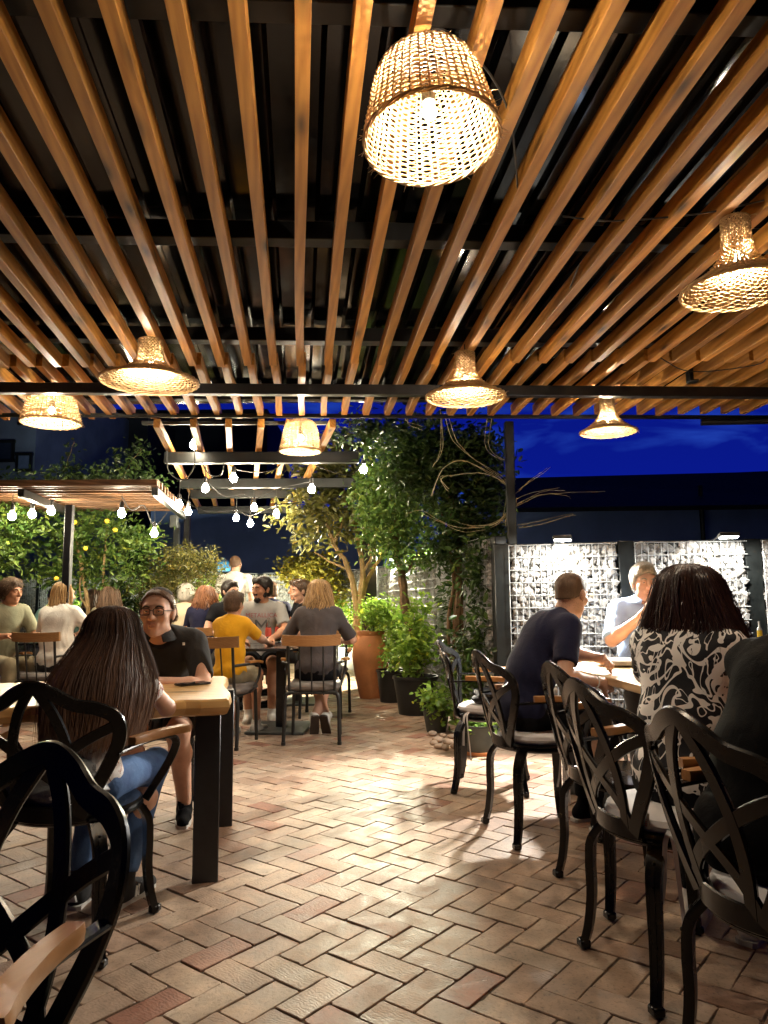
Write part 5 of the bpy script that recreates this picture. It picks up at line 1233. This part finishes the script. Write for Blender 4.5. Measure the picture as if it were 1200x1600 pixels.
    if shoes and not isinstance(shoes, str):
        for q, sg in (('R', 1), ('L', -1)):
            a = an[q]; tip = feet and feet.get(q+'dir'); fd = nrm(tip) if tip is not None and tip is not False else nrm((sg*.12, 1, 0)); dn = nrm(np.array((0, 0, -1.))-fd*np.dot((0, 0, -1.), fd))
            so = np.array((*(a[:2]), a[2]))+dn*.06; Sh = SDF(); Sh.cap(so-fd*.045-dn*.012, so+fd*.06-dn*.008, .036, .037, .03); Sh.cap(so+fd*.06-dn*.0, so+fd*.155+dn*.004, .037, .03, .02); Sh.cap(so-fd*.02-dn*.02, a-dn*.02, .038, .042, .03)
            sho = put('shoe', Sh.mesh(.008, [(so+dn*.014, dn)]), shoe, body, rel=1)
            b = MB(); sl = np.cross(fd, dn); pr = [(-.085, .022), (-.075, .036), (-.02, .035), (.06, .041), (.13, .038), (.175, .02)]; ring = [so+fd*x+sl*y for x, y in pr]+[so+fd*x-sl*y for x, y in pr[::-1]]; k = len(ring)
            vs = [q_+dn*.01 for q_ in ring]+[q_+dn*.028 for q_ in ring]; b.add(vs, [tuple(range(k)), tuple(range(2*k-1, k-1, -1))]+[(i, i+k, (i+1) % k+k, (i+1) % k) for i in range(k)]); b.build('sole', 'sole', sho, smooth=False)
    # hair
    info = dict(H=H, hx=hx, hp=hp, hs=hs, body=body, shirt=shirt, sh=sh, p2=p2, p3=p3, nk=nk, an=an, el=el, wr=wr, rz=rz, loc=loc, L=L)
    if hair in ('short', 'crew', 'receding', 'mop'):
        t = {'short': .016, 'crew': .003, 'receding': .008, 'mop': .026}[hair]; S = SDF(); hl = {'short': .022, 'crew': .018, 'receding': -.012, 'mop': .03}[hair]
        pt = H+hx[1]*hl*hs*1.1; nn = hx[1]*.8-hx[2]*.6
        S.ell(hp(0, -.014, .035), np.array((.078+t*.8, .098+t, .087+t))*hs, hx, .02, [(pt, nn)]); S.ell(hp(0, -.045, -.03), np.array((.062+t*.6, .06+t*.9, .06))*hs, hx, .02, [(pt, nn)])
        if hair in ('short', 'mop'): S.cap(hp(-.03, .06, .098), hp(.04, .064, .1), .018*hs+t*.2, None, .02)
        v, f = S.mesh(.006 if vox < .008 else .008, [(hp(0, 0, -.072 if hair != 'crew' else -.004), -(hx[2]-hx[1]*(.35 if hair == 'crew' else 0)))]); v = relax(v, f, 2); o = put('hair', (v, f), hmat, body, seed, .004 if hair != 'crew' else .0, 0, 4.)
        nf = {'crew': 2200, 'receding': 1200}.get(hair, 1500 if vox > .008 else 2600)
        fur(v, f, nf, {'short': .02, 'crew': .009, 'receding': .016, 'mop': .036}[hair], .0014 if hair != 'crew' else .0009, seed, -hx[2]*.8-hx[1]*.2 if hair != 'crew' else -hx[2]*.5+hx[1]*.1, .28).build('hair_strands', hmat, o)
    if hair == 'crew':
        bm_ = body.data; v = np.array([q.co[:] for q in bm_.vertices]); f = np.array([p_.vertices[:] for p_ in bm_.polygons]); q = v-H; lo = q@hx[2]/hs; fo = q@hx[1]/hs
        fur(v, f, 1500, .004, .0006, 5, -hx[2], .3, (lo > -.075+.3*np.maximum(fo+.03, 0)) & (lo < .02) & (fo < .012)).build('hair_stubble', hmat, body)
    if beard:
        S = SDF(); 
        for sg in (-1, 1): S.cap(hp(sg*.052, .012, -.052), hp(0, .068, -.098), .022*hs, .026*hs, .02); S.cap(hp(sg*.063, .008, -.03), hp(sg*.055, .016, -.06), .009*hs, .017*hs, .015)
        S.cap(hp(-.022, .088, -.046), hp(.022, .088, -.046), .0105*hs, None, .01); v, f = S.mesh(.006); o = put('beard', (v, f), beard, body, 3, .003, 1, 4.)
        fur(v, f, 900, .014, .0012, 4, -hx[2], .4).build('beard_strands', beard, o)
    if facefx:
        for sg in (-1, 1):
            b = MB(); b.ball(hp(sg*.032, .079, .008), .0125*hs, 14, 10); e = b.build('eye', 'eye', body)
            b = MB(); b.ball(hp(sg*.032, .0865, .008), (.0062*hs, .0055*hs, .0062*hs), 12, 8, 0, hx); b.build('iris', 'iris', e)
            b = MB(); q = spline([hp(sg*.014, .094, .026), hp(sg*.032, .093, .033), hp(sg*.052, .08, .027)], 5); b.tube(q, [.0035+.0022*math.sin(math.pi*i/(len(q)-1)) for i in range(len(q))], 6); b.build('eyebrow', 'brow' if hmat != 'h_grey' else 'h_grey', body)
            b = MB(); q = spline([hp(sg*.017, .088, .0085), hp(sg*.032, .0935, .0145), hp(sg*.048, .083, .009)], 5); b.tube(q, .0048*hs, 6); q = spline([hp(sg*.018, .087, .004), hp(sg*.032, .0915, -.0005), hp(sg*.047, .082, .004)], 5); b.tube(q, .0036*hs, 6); b.build('eyelid', skin, body)
        b = MB(); q = spline([hp(-.024, .0855, -.061), hp(-.01, .0955, -.056), hp(0, .0965, -.058), hp(.01, .0955, -.056), hp(.024, .0855, -.061)], 4); b.tube(q, .0042, 6)
        q = spline([hp(-.021, .0855, -.063), hp(0, .0955, -.069), hp(.021, .0855, -.063)], 5); b.tube(q, .0048, 6); b.build('lips', 'lip', body)
    return info
M['sole'] = plain('rubber_sole', (.5, .48, .44), .7); M['darksole'] = plain('brown_sole', (.06, .04, .03), .7)

def long_hair(inf, table, n, hmat, seed, zend, arc=(-2.3, 2.3), rad=.0026, wave=.012, face=.0, droop=None, yawoff=0., seg=20, flick=0., clump=9, cw=.45, rag=.03):
    """strands fall from the crown inside an envelope: rows of (height above head centre, half width, back depth, forward shift)"""
    H, hs = inf['H'], inf['hs']; rs = np.random.RandomState(seed); tb = np.array(table, float); z, W, D, Fs = tb[::-1].T; hx = inf['hx']; yv = hx[1].copy(); yv[2] = 0; yv = nrm(yv); xv = np.cross(yv, (0, 0, 1.))
    def env(zz, a, q):
        w_, d_, f_ = np.interp(zz, z, W), np.interp(zz, z, D), np.interp(zz, z, Fs)
        return H+np.array((0, 0, 1.))*zz*hs+xv*(w_*q*math.sin(a))*hs+yv*(f_-d_*q*math.cos(a))*hs
    # base surface closes the gaps between locks
    b = MB(); vs = []; fs = []; A = np.linspace(arc[0], arc[1], 25); zs = np.linspace(tb[0][0], zend+.05, 22)
    for zz in zs:
        for a in A: vs.append(env(zz, a, .93+.05*math.sin(a*17+zz*3)))
    for i in range(21):
        for k in range(24): fs.append((i*25+k, i*25+k+1, (i+1)*25+k+1, (i+1)*25+k))
    fs.append(tuple(range(25))); b.add(vs, fs); o = b.build('hair', hmat, inf['body'])
    b = MB(); vs = []; fs = []
    for s_ in range(n):
        a = rs.uniform(*arc); q = rs.uniform(.93, 1.06) if rs.rand() > .025 else rs.uniform(1.06, 1.17); ze = zend+rs.exponential(rag)*1.2+rs.normal(scale=.015)+.02*abs(math.sin(a*3)); z0 = tb[0][0]-abs(rs.normal(scale=.012)); ph = rs.uniform(0, 6.28); da = rs.normal(scale=.05); r0 = rad*rs.uniform(.6, 1.4); P_ = []; wv = wave*rs.uniform(.3, 1.4); cl = round(a*clump)/clump
        for k in range(seg+1):
            t = k/seg; zz = z0+(ze-z0)*t; aa = a+da*t+(cl-a)*cw*t*t; p = env(zz, aa, q*(1+.02*math.sin(ph+t*5))); tg_ = xv*math.cos(aa)+yv*math.sin(aa)
            p = p+tg_*wv*t*math.sin(ph+t*(7+3*math.sin(ph)))+(xv*math.sin(aa)-yv*math.cos(aa))*(wv*.6*t*math.cos(ph*2+t*8)+flick*max(0, t-.75)); P_.append(p)
        P_ = np.array(P_); tt = np.gradient(P_, axis=0); tt /= np.linalg.norm(tt, axis=1, keepdims=True); out = P_-H; out[:, 2] = 0; out /= np.maximum(np.linalg.norm(out, axis=1, keepdims=True), 1e-6); sd = np.cross(tt, out); sd /= np.maximum(np.linalg.norm(sd, axis=1, keepdims=True), 1e-6)
        o0 = len(vs); rr = r0*np.minimum(1, (1-np.linspace(0, 1, seg+1))*5+.12)
        for k in range(seg+1): vs += [P_[k]-sd[k]*rr[k], P_[k]+out[k]*rr[k]*.7, P_[k]+sd[k]*rr[k]]
        for k in range(seg): i = o0+3*k; fs += [(i, i+1, i+4, i+3), (i+1, i+2, i+5, i+4)]
    b.add(vs, fs); b.build('hair_strands', hmat, o); return o
# ---------------------------------------------------------------- the diners
# long haired woman at the thick table
i = person('woman seated with very long straight brown hair, white floral blouse and jeans, back turned', (-1.09, 2.74), (.08, 1), .45, .785, 21, 10, pitch=12, sw=.17, top='blouse', sleeve=.6, bottom='denim', vox=.0075, skin='skin', amp=.008, seed=3,
           arms={'R': ((-.86, 2.96, .74), (-1.0, 3.14, .8)), 'L': ((-1.35, 2.96, .75), (-1.2, 3.14, .8))}, feet={'R': (.05, .27, .085), 'L': (-.12, .26, .085), 'Rdir': (.25, 1, 0), 'Ldir': (-.05, 1, 0)}, knees={'R': (.12, .37, .5), 'L': (-.13, .37, .5)}, shoe='c_charcoal')
long_hair(i, [(.132, .012, .02, -.01), (.126, .05, .05, -.008), (.11, .08, .085, -.004), (.07, .106, .112, 0), (.0, .125, .13, 0), (-.06, .15, .185, -.01), (-.12, .177, .24, -.03), (-.18, .203, .265, -.05), (-.25, .214, .262, -.085), (-.34, .208, .235, -.12), (-.5, .185, .2, -.19), (-.65, .17, .2, -.23)], 6500, 'h_ombre', 2, -.47, (-1.9, 1.9), .0015, .007, clump=26, cw=.3)
for q, sg in (('R', 1), ('L', -1)):      # white heel tab and three stripes on each dark trainer
    a = i['an'][q]; sho = [c for c in i['body'].children if c.name.startswith('shoe')][0 if q == 'R' else 1]
    b = MB(); 
    for k in range(3):
        for sd in (-1, 1): b.band([a+np.array((sd*.046, .0+k*.022, -.066)), a+np.array((sd*.043, .018+k*.02, -.03))], (0, 1, 0), .010, .006)
    b.build('stripe', 'white', sho)
    b = MB(); b.band([a+np.array((0, -.083, -.052)), a+np.array((0, -.083, -.025)), a+np.array((0, -.066, .004))], (1, 0, 0), [.058, .042, .018], .012); h = b.build('heel_tab', 'white', sho)
    b = MB()
    for dx in (-.006, 0, .006): b.ball(a+np.array((dx, -.0895, -.0275+(.002 if dx == 0 else -.001))), (.0028, .0025, .007), 8, 6)
    b.box(a+np.array((0, -.09, -.037)), (.017, .0015, .0018)); b.box(a+np.array((0, -.09, -.0405)), (.015, .0015, .0016)); b.build('heel_emblem', 'c_black', h)
# bespectacled man across the thick table
i = person('man in black short sleeved shirt and dark glasses, forearm resting on the table', (-1.20, 4.18), (.1, -1), .445, .99, 36, 14, yaw=-4, pitch=-2, sw=.2, girth=1.12, top='c_charcoal', sleeve=.78, vox=.0055, facefx=1, hair='receding', hmat='h_brown', amp=.007, seed=5, collar=True, bottom='c_charcoal', legs='shorts',
           arms={'L': (P(302, 1056, 3.78), P(243, 1066, 3.62)), 'R': (P(165, 1056, 3.8), P(205, 1066, 3.6))}, headoff=(0, .01, -.0), feet={'R': (.11, .13, .085), 'L': (-.11, .1, .085)})
hp = i['hp']; gl = empty('glasses', (0, 0, 0)); gl.parent = i['body']; 
b = MB()
for sg in (-1, 1):
    q = [hp(sg*.034+.0255*math.copysign(abs(math.cos(a))**.45, math.cos(a)), .108-.96*(sg*.034+.0255*math.cos(a))**2, .005+.0165*math.copysign(abs(math.sin(a))**.45, math.sin(a))) for a in np.linspace(0, 2*math.pi, 33)]; b.tube(q, .002, 6)
    b.tube([hp(sg*.059, .098, .01), hp(sg*.08, .06, .012), hp(sg*.086, -.01, .01)], .002, 6)
b.tube(spline([hp(-.0095, .108, .008), hp(0, .115, .011), hp(.0095, .108, .008)], 4), .0019, 6)
bpy.data.objects.remove(gl); b.build('glasses', 'steel', i['body'])
S = SDF(); S.ell(hp(0, -.026, .078), np.array((.074, .08, .058))*i['hs'], i['hx'], .01, [(hp(0, 0, .088), -(i['hx'][2]*.95+i['hx'][1]*.3))]); put('skull_cap', S.mesh(.005), 'c_charcoal', i['body'])
b = MB(); q = [hp(.052*math.sin(a), -.02+.064*math.cos(a), .092+.012*(1-math.cos(a))*.2) for a in np.linspace(-1.2, 1.2, 15)]; b.tube(q, .003, 5); b.build('cap_trim', 'c_grey', i['body'])
S = SDF()
for sg in (-1, 1): S.cap(hp(sg*.078, -.025, .03), hp(sg*.078, -.05, -.02), .013, .013, .02); S.cap(hp(sg*.076, .015, .05), hp(sg*.08, -.005, .015), .010, .009, .01)
S.cap(hp(-.055, -.075, -.02), hp(.055, -.075, -.02), .024, None, .03); v, f = S.mesh(.006); o = put('side_curls', (v, f), 'h_brown', i['body'], 2, .006, 1, 4.); fur(v, f, 1100, .013, .0014, 9, (0, 0, -1), .5).build('hair_strands', 'h_brown', o)
b = MB(); L_ = i['L']; pk = L_(P(287, 1006, 3.66)); b.box(pk, (.012, .004, .014), None, 0, .001); b.build('sleeve_button', 'white', i['shirt'])
# navy shirted man
i = person('man with cropped hair in a navy t-shirt leaning over the table, seen from behind', (.70, 3.84), (.97, .22), .5, .95, 24, 18, yaw=32, pitch=8, sw=.205, girth=1.06, top='c_navy', sleeve=.72, vox=.006, hair='crew', hmat='h_mid', facefx=1, seed=8, bottom='c_dark', amp=.006,
           arms={'R': (P(902, 1080, 3.62), P(935, 1066, 3.72), (0, 1, -.4)), 'L': ((1.15, 4.15, .77), (1.12, 3.95, .84), (0, -1, -.4))}, hand_curl=.8)
b = MB(); w0, e0 = i['wr']['R'], i['el']['R']; d = nrm(w0-e0); x = nrm(np.cross(d, (0, 0, 1))); y = np.cross(d, x); b.tube([w0-d*.03+(x*math.cos(a)+y*math.sin(a))*.033 for a in np.linspace(0, 6.2832, 21)], .0035, 6); b.build('bracelet', 'white', i['body'])
# older man in blue at the end of the table
i = person('older man in a light blue shirt resting his face on his hand', (1.80, 5.2), (-.2, -1), .49, 1.03, 14, 12, yaw=8, pitch=6, sw=.2, girth=1.1, top='c_blue', sleeve=.98, vox=.0055, facefx=1, hair='short', hmat='h_grey', seed=10, collar=True,
           arms={'R': (P(972, 1016, 4.72), P(999, 966, 4.74), (.3, .6, .5)), 'L': ((1.98, 4.85, .8), (1.75, 4.7, .8))}, headoff=(.0, .0, -.01), hand_curl=1.15)
# dark haired woman in the patterned shirt
i = person('woman in a black and white leaf patterned shirt, seen from behind in the second armchair', (.96, 2.45), (.62, .78), .5, .86, 13, 10, pitch=6, sw=.185, girth=1.08, top='swoosh', sleeve=1.0, vox=.0075, seed=12, bottom='c_dark', amp=.006,
           arms={'R': ((1.3, 2.35, .8), (1.42, 2.62, .8)), 'L': ((.88, 2.85, .8), (1.12, 3.0, .8))}, shoe='c_white')
long_hair(i, [(.13, .03, .04, -.01), (.118, .07, .075, -.005), (.08, .108, .115, 0), (.0, .135, .135, 0), (-.07, .16, .14, -.005), (-.14, .185, .14, -.01), (-.2, .2, .15, -.03), (-.3, .205, .16, -.06)], 5200, 'h_dark', 5, -.235, (-2.3, 2.3), .0016, .014, flick=.03, clump=18, cw=.3, rag=.03)
# man in black cut by the right edge
i = person('broad man in a black t-shirt cut by the right edge of the photo', (.91, 1.84), (.9, .42), .49, .9, 26, 14, yaw=-20, sw=.215, girth=1.15, top='c_black', sleeve=.65, vox=.0075, hair='crew', hmat='h_mid', seed=14, bottom='c_black', amp=.006,
           arms={'R': ((1.3, 1.6, .8), (1.5, 1.8, .8)), 'L': ((1.15, 2.2, .8), (1.4, 2.2, .8))})
# neighbour at the bottom left corner, mostly out of frame
i = person('person in dark clothes at the bottom left corner, mostly out of frame', NEARP[:2], NEARP[2:], .48, 1.0, 5, 5, sw=.2, top='c_charcoal', sleeve=.75, arms={'L': ((-.53, 1.0, .73), (-.56, .8, .66))}, vox=.0085, hair='short', seed=16, bottom='c_black')
# boy in yellow
i = person('boy in a bright yellow t-shirt, seen from behind', (-1.30, 6.25), (.25, 1), .48, .82, 5, 4, yaw=-8, sw=.175, top='c_yellow', sleeve=.78, vox=.0085, hair='short', hmat='h_mid', seed=18, legs='shorts', bottom='c_khaki', amp=.009, headoff=(0, .0, .01), shoe='c_white',
           arms={'R': ((-1.03, 6.42, .76), (-1.05, 6.64, .79)), 'L': ((-1.58, 6.45, .76), (-1.3, 6.66, .79))}, feet={'R': (.05, .45, .085), 'L': (-.12, .32, .085)})
# woman in grey
i = person('woman with wavy dark blond hair in a dark grey top, seen from behind', (-.58, 6.4), (.02, 1), .485, .95, 10, 6, pitch=10, sw=.19, girth=1.08, top='c_taupe', sleeve=.9, vox=.0085, seed=20, legs='shorts', bottom='c_dark', amp=.008, shoe='c_white',
           arms={'R': ((-.27, 6.52, .83), (-.42, 6.78, .79)), 'L': ((-.9, 6.55, .8), (-.75, 6.78, .79))}, feet={'R': (-.05, .2, .14), 'L': (.06, .22, .14), 'Rdir': (-.1, .5, -.8), 'Ldir': (.1, .5, -.8)})
for c_ in i['body'].children_recursive:
    if c_.name.startswith('sole'): c_.data.materials[0] = M['darksole']
long_hair(i, [(.13, .03, .04, -.01), (.118, .065, .07, -.005), (.08, .095, .108, 0), (.0, .108, .125, 0), (-.08, .125, .13, -.005), (-.15, .135, .13, -.01), (-.24, .12, .125, -.01)], 800, 'h_blond', 7, -.20, (-2.2, 2.2), .0042, .022, seg=12)
# bearded man in the pale grey t-shirt
i = person('bearded dark haired man in a pale grey printed t-shirt looking left', (-1.28, 7.72), (.15, -1), .485, 1.02, 10, 4, yaw=-48, pitch=4, sw=.21, girth=1.08, top='c_grey', sleeve=.8, vox=.007, facefx=1, hair='short', hmat='h_black', beard='h_black', skin='skin2', seed=22, legs='shorts', bottom='c_dark', shoe='c_white',
           arms={'L': ((-.95, 7.45, .8), (-1.1, 7.25, .79)), 'R': ((-1.6, 7.45, .78), (-1.4, 7.25, .79))})
def chest_print(inf, text, size, dz, mat, dx=0., width=None):
    cu = bpy.data.curves.new('shirt_print', 'FONT'); cu.body = text; cu.size = size; cu.align_x = 'CENTER'; cu.extrude = 0; ob = bpy.data.objects.new('tmp', cu); COL.objects.link(ob); bpy.context.view_layer.update()
    me = bpy.data.meshes.new_from_object(ob.evaluated_get(bpy.context.evaluated_depsgraph_get())); bpy.data.objects.remove(ob)
    sm = inf['shirt'].data; bv = BVHTree.FromPolygons([v.co for v in sm.vertices], [tuple(p.vertices) for p in sm.polygons]); base = inf['p2']
    w_ = max(1e-3, max(v.co.x for v in me.vertices))
    for v in me.vertices:
        x, z = -v.co.x, v.co.y+.012*(abs(v.co.x)/w_)**2*0; px = Vector((x+dx, 1.0, base[2]+dz+z)); h = bv.ray_cast(px, Vector((0, -1, 0)))
        v.co = (px.x, (h[0].y if h[0] else .12)+.004, px.z)
    me.materials.append(M[mat]); o = bpy.data.objects.new('shirt_print', me); COL.objects.link(o); o.parent = inf['shirt']
M['print_red'] = plain('faded_red_print', (.35, .1, .12), .8); M['print_grey'] = plain('faded_grey_print', (.12, .12, .12), .8)
chest_print(i, 'METALLICA', .062, .0, 'print_red')
chest_print(i, 'M', .2, -.16, 'print_grey')
# far diners
far = dict(vox=.0105, amp=.006, group=None)
def at(x, y, Yd): q = P(x, y, Yd); return (q[0], q[1])
person('man with short dark hair in dark clothes seen in profile behind the grey shirted woman', at(488, 930, 8.35), (-1, -.25), .485, 1.0, 8, 6, hair='short', hmat='h_brown', top='c_dark', facefx=1, seed=30, **far)
person('man partly hidden behind the dark clothed man in profile', at(478, 930, 9.4), (-1, -.3), .485, 1.04, 6, 6, hair='short', hmat='h_mid', top='c_dark', skin='skin2', seed=31, **far)
person('stocky man with thinning hair in a navy polo seen from behind', at(424, 930, 9.5), (-.25, 1), .485, 1.02, 6, 6, yaw=30, sw=.215, girth=1.15, hair='receding', hmat='h_mid', top='c_navy', sleeve=.8, collar=True, seed=32, **far)
person('black haired man half hidden behind the bearded man', at(360, 930, 8.5), (.2, -1), .485, 1.0, 6, 6, yaw=40, hair='short', hmat='h_black', top='c_dark', facefx=1, seed=33, **far)
i = person('woman with wavy auburn hair in a black top seen from behind', at(316, 940, 8.55), (.1, 1), .485, .95, 8, 6, sw=.18, top='c_navy', sleeve=.8, seed=34, **far)
wv = [(.13, .03, .04, -.01), (.118, .065, .07, -.005), (.08, .098, .108, 0), (.0, .115, .125, 0), (-.08, .14, .13, -.005), (-.15, .16, .13, -.01), (-.24, .17, .125, -.01)]
long_hair(i, wv, 420, 'h_red', 9, -.21, (-2.2, 2.2), .006, .03, seg=9)
person('white haired person in a cream shirt seen from behind', at(284, 942, 8.9), (.2, 1), .485, .97, 8, 6, sw=.19, top='c_cream', sleeve=.85, hair='mop', hmat='h_white', seed=35, **far)
i = person('dark haired person seated just right of the white haired person', at(303, 950, 9.7), (-.1, -1), .485, .92, 8, 6, sw=.175, top='c_teal', seed=36, facefx=1, **far)
long_hair(i, wv, 260, 'h_dark', 11, -.2, (-2.0, 2.0), .007, .02, seg=8)
person('man standing in a white t-shirt, seen from behind', at(366, 900, 10.6), (.05, 1), 0, 1.04, 2, 2, standing=True, sw=.21, hair='crew', hmat='h_mid', top='c_white', sleeve=.7, seed=37, bottom='c_dark', **far)
i = person('woman with long fair hair in a white t-shirt, seen from behind at the left', (-3.28, 7.42), (.12, 1), .485, .98, 8, 6, yaw=-35, sw=.185, girth=1.1, top='c_white', sleeve=.85, seed=38, bottom='c_charcoal', arms={'R': ((-2.92, 7.5, .82), (-3.0, 7.8, .8))}, vox=.0085, amp=.009)
long_hair(i, [(.13, .03, .04, -.01), (.118, .065, .07, -.005), (.08, .09, .1, 0), (.0, .095, .115, 0), (-.08, .09, .12, -.005), (-.15, .095, .13, -.01), (-.24, .1, .14, -.01), (-.36, .07, .15, -.01)], 620, 'h_blond', 13, -.32, (-2.0, 2.0), .0045, .02, seg=12)
person('man in a sage green t-shirt with tousled hair at the left edge', (-3.92, 7.62), (.8, -.6), .485, 1.02, 10, 8, yaw=20, hair='mop', hmat='h_mid', top='c_sage', sleeve=.8, facefx=1, skin='skin2', seed=39, bottom='c_khaki', vox=.008, amp=.008)
person('dark haired person in a teal top leaning behind the fair haired woman', at(92, 950, 8.9), (-.6, .8), .485, .97, 16, 10, hair='short', hmat='h_black', top='c_teal', sleeve=.9, seed=40, **far)
i = person('person with smooth brown hair seen between the citrus trunk and the long haired woman', at(163, 945, 8.6), (.2, 1), .485, .95, 8, 6, sw=.175, top='c_khaki', seed=41, **far)
long_hair(i, wv, 320, 'h_mid', 15, -.2, (-2.2, 2.2), .007, .01, seg=8)
i = person('person with dark brown hair half hidden beside the smooth brown haired one', at(146, 950, 9.3), (-.4, 1), .485, .93, 8, 6, sw=.175, top='c_dark', seed=42, **far)
long_hair(i, wv, 260, 'h_brown', 17, -.2, (-2.2, 2.2), .007, .01, seg=8)
# ---------------------------------------------------------------- render settings
scene.render.engine = 'CYCLES'
cy = scene.cycles; cy.max_bounces = 6; cy.diffuse_bounces = 3; cy.glossy_bounces = 3; cy.transmission_bounces = 5; cy.transparent_max_bounces = 6
cy.caustics_reflective = False; cy.caustics_refractive = False; cy.sample_clamp_indirect = 6; cy.use_denoising = True
vs_ = scene.view_settings; vs_.view_transform = 'Standard'; vs_.look = 'None'; vs_.exposure = 1.3; vs_.gamma = 1
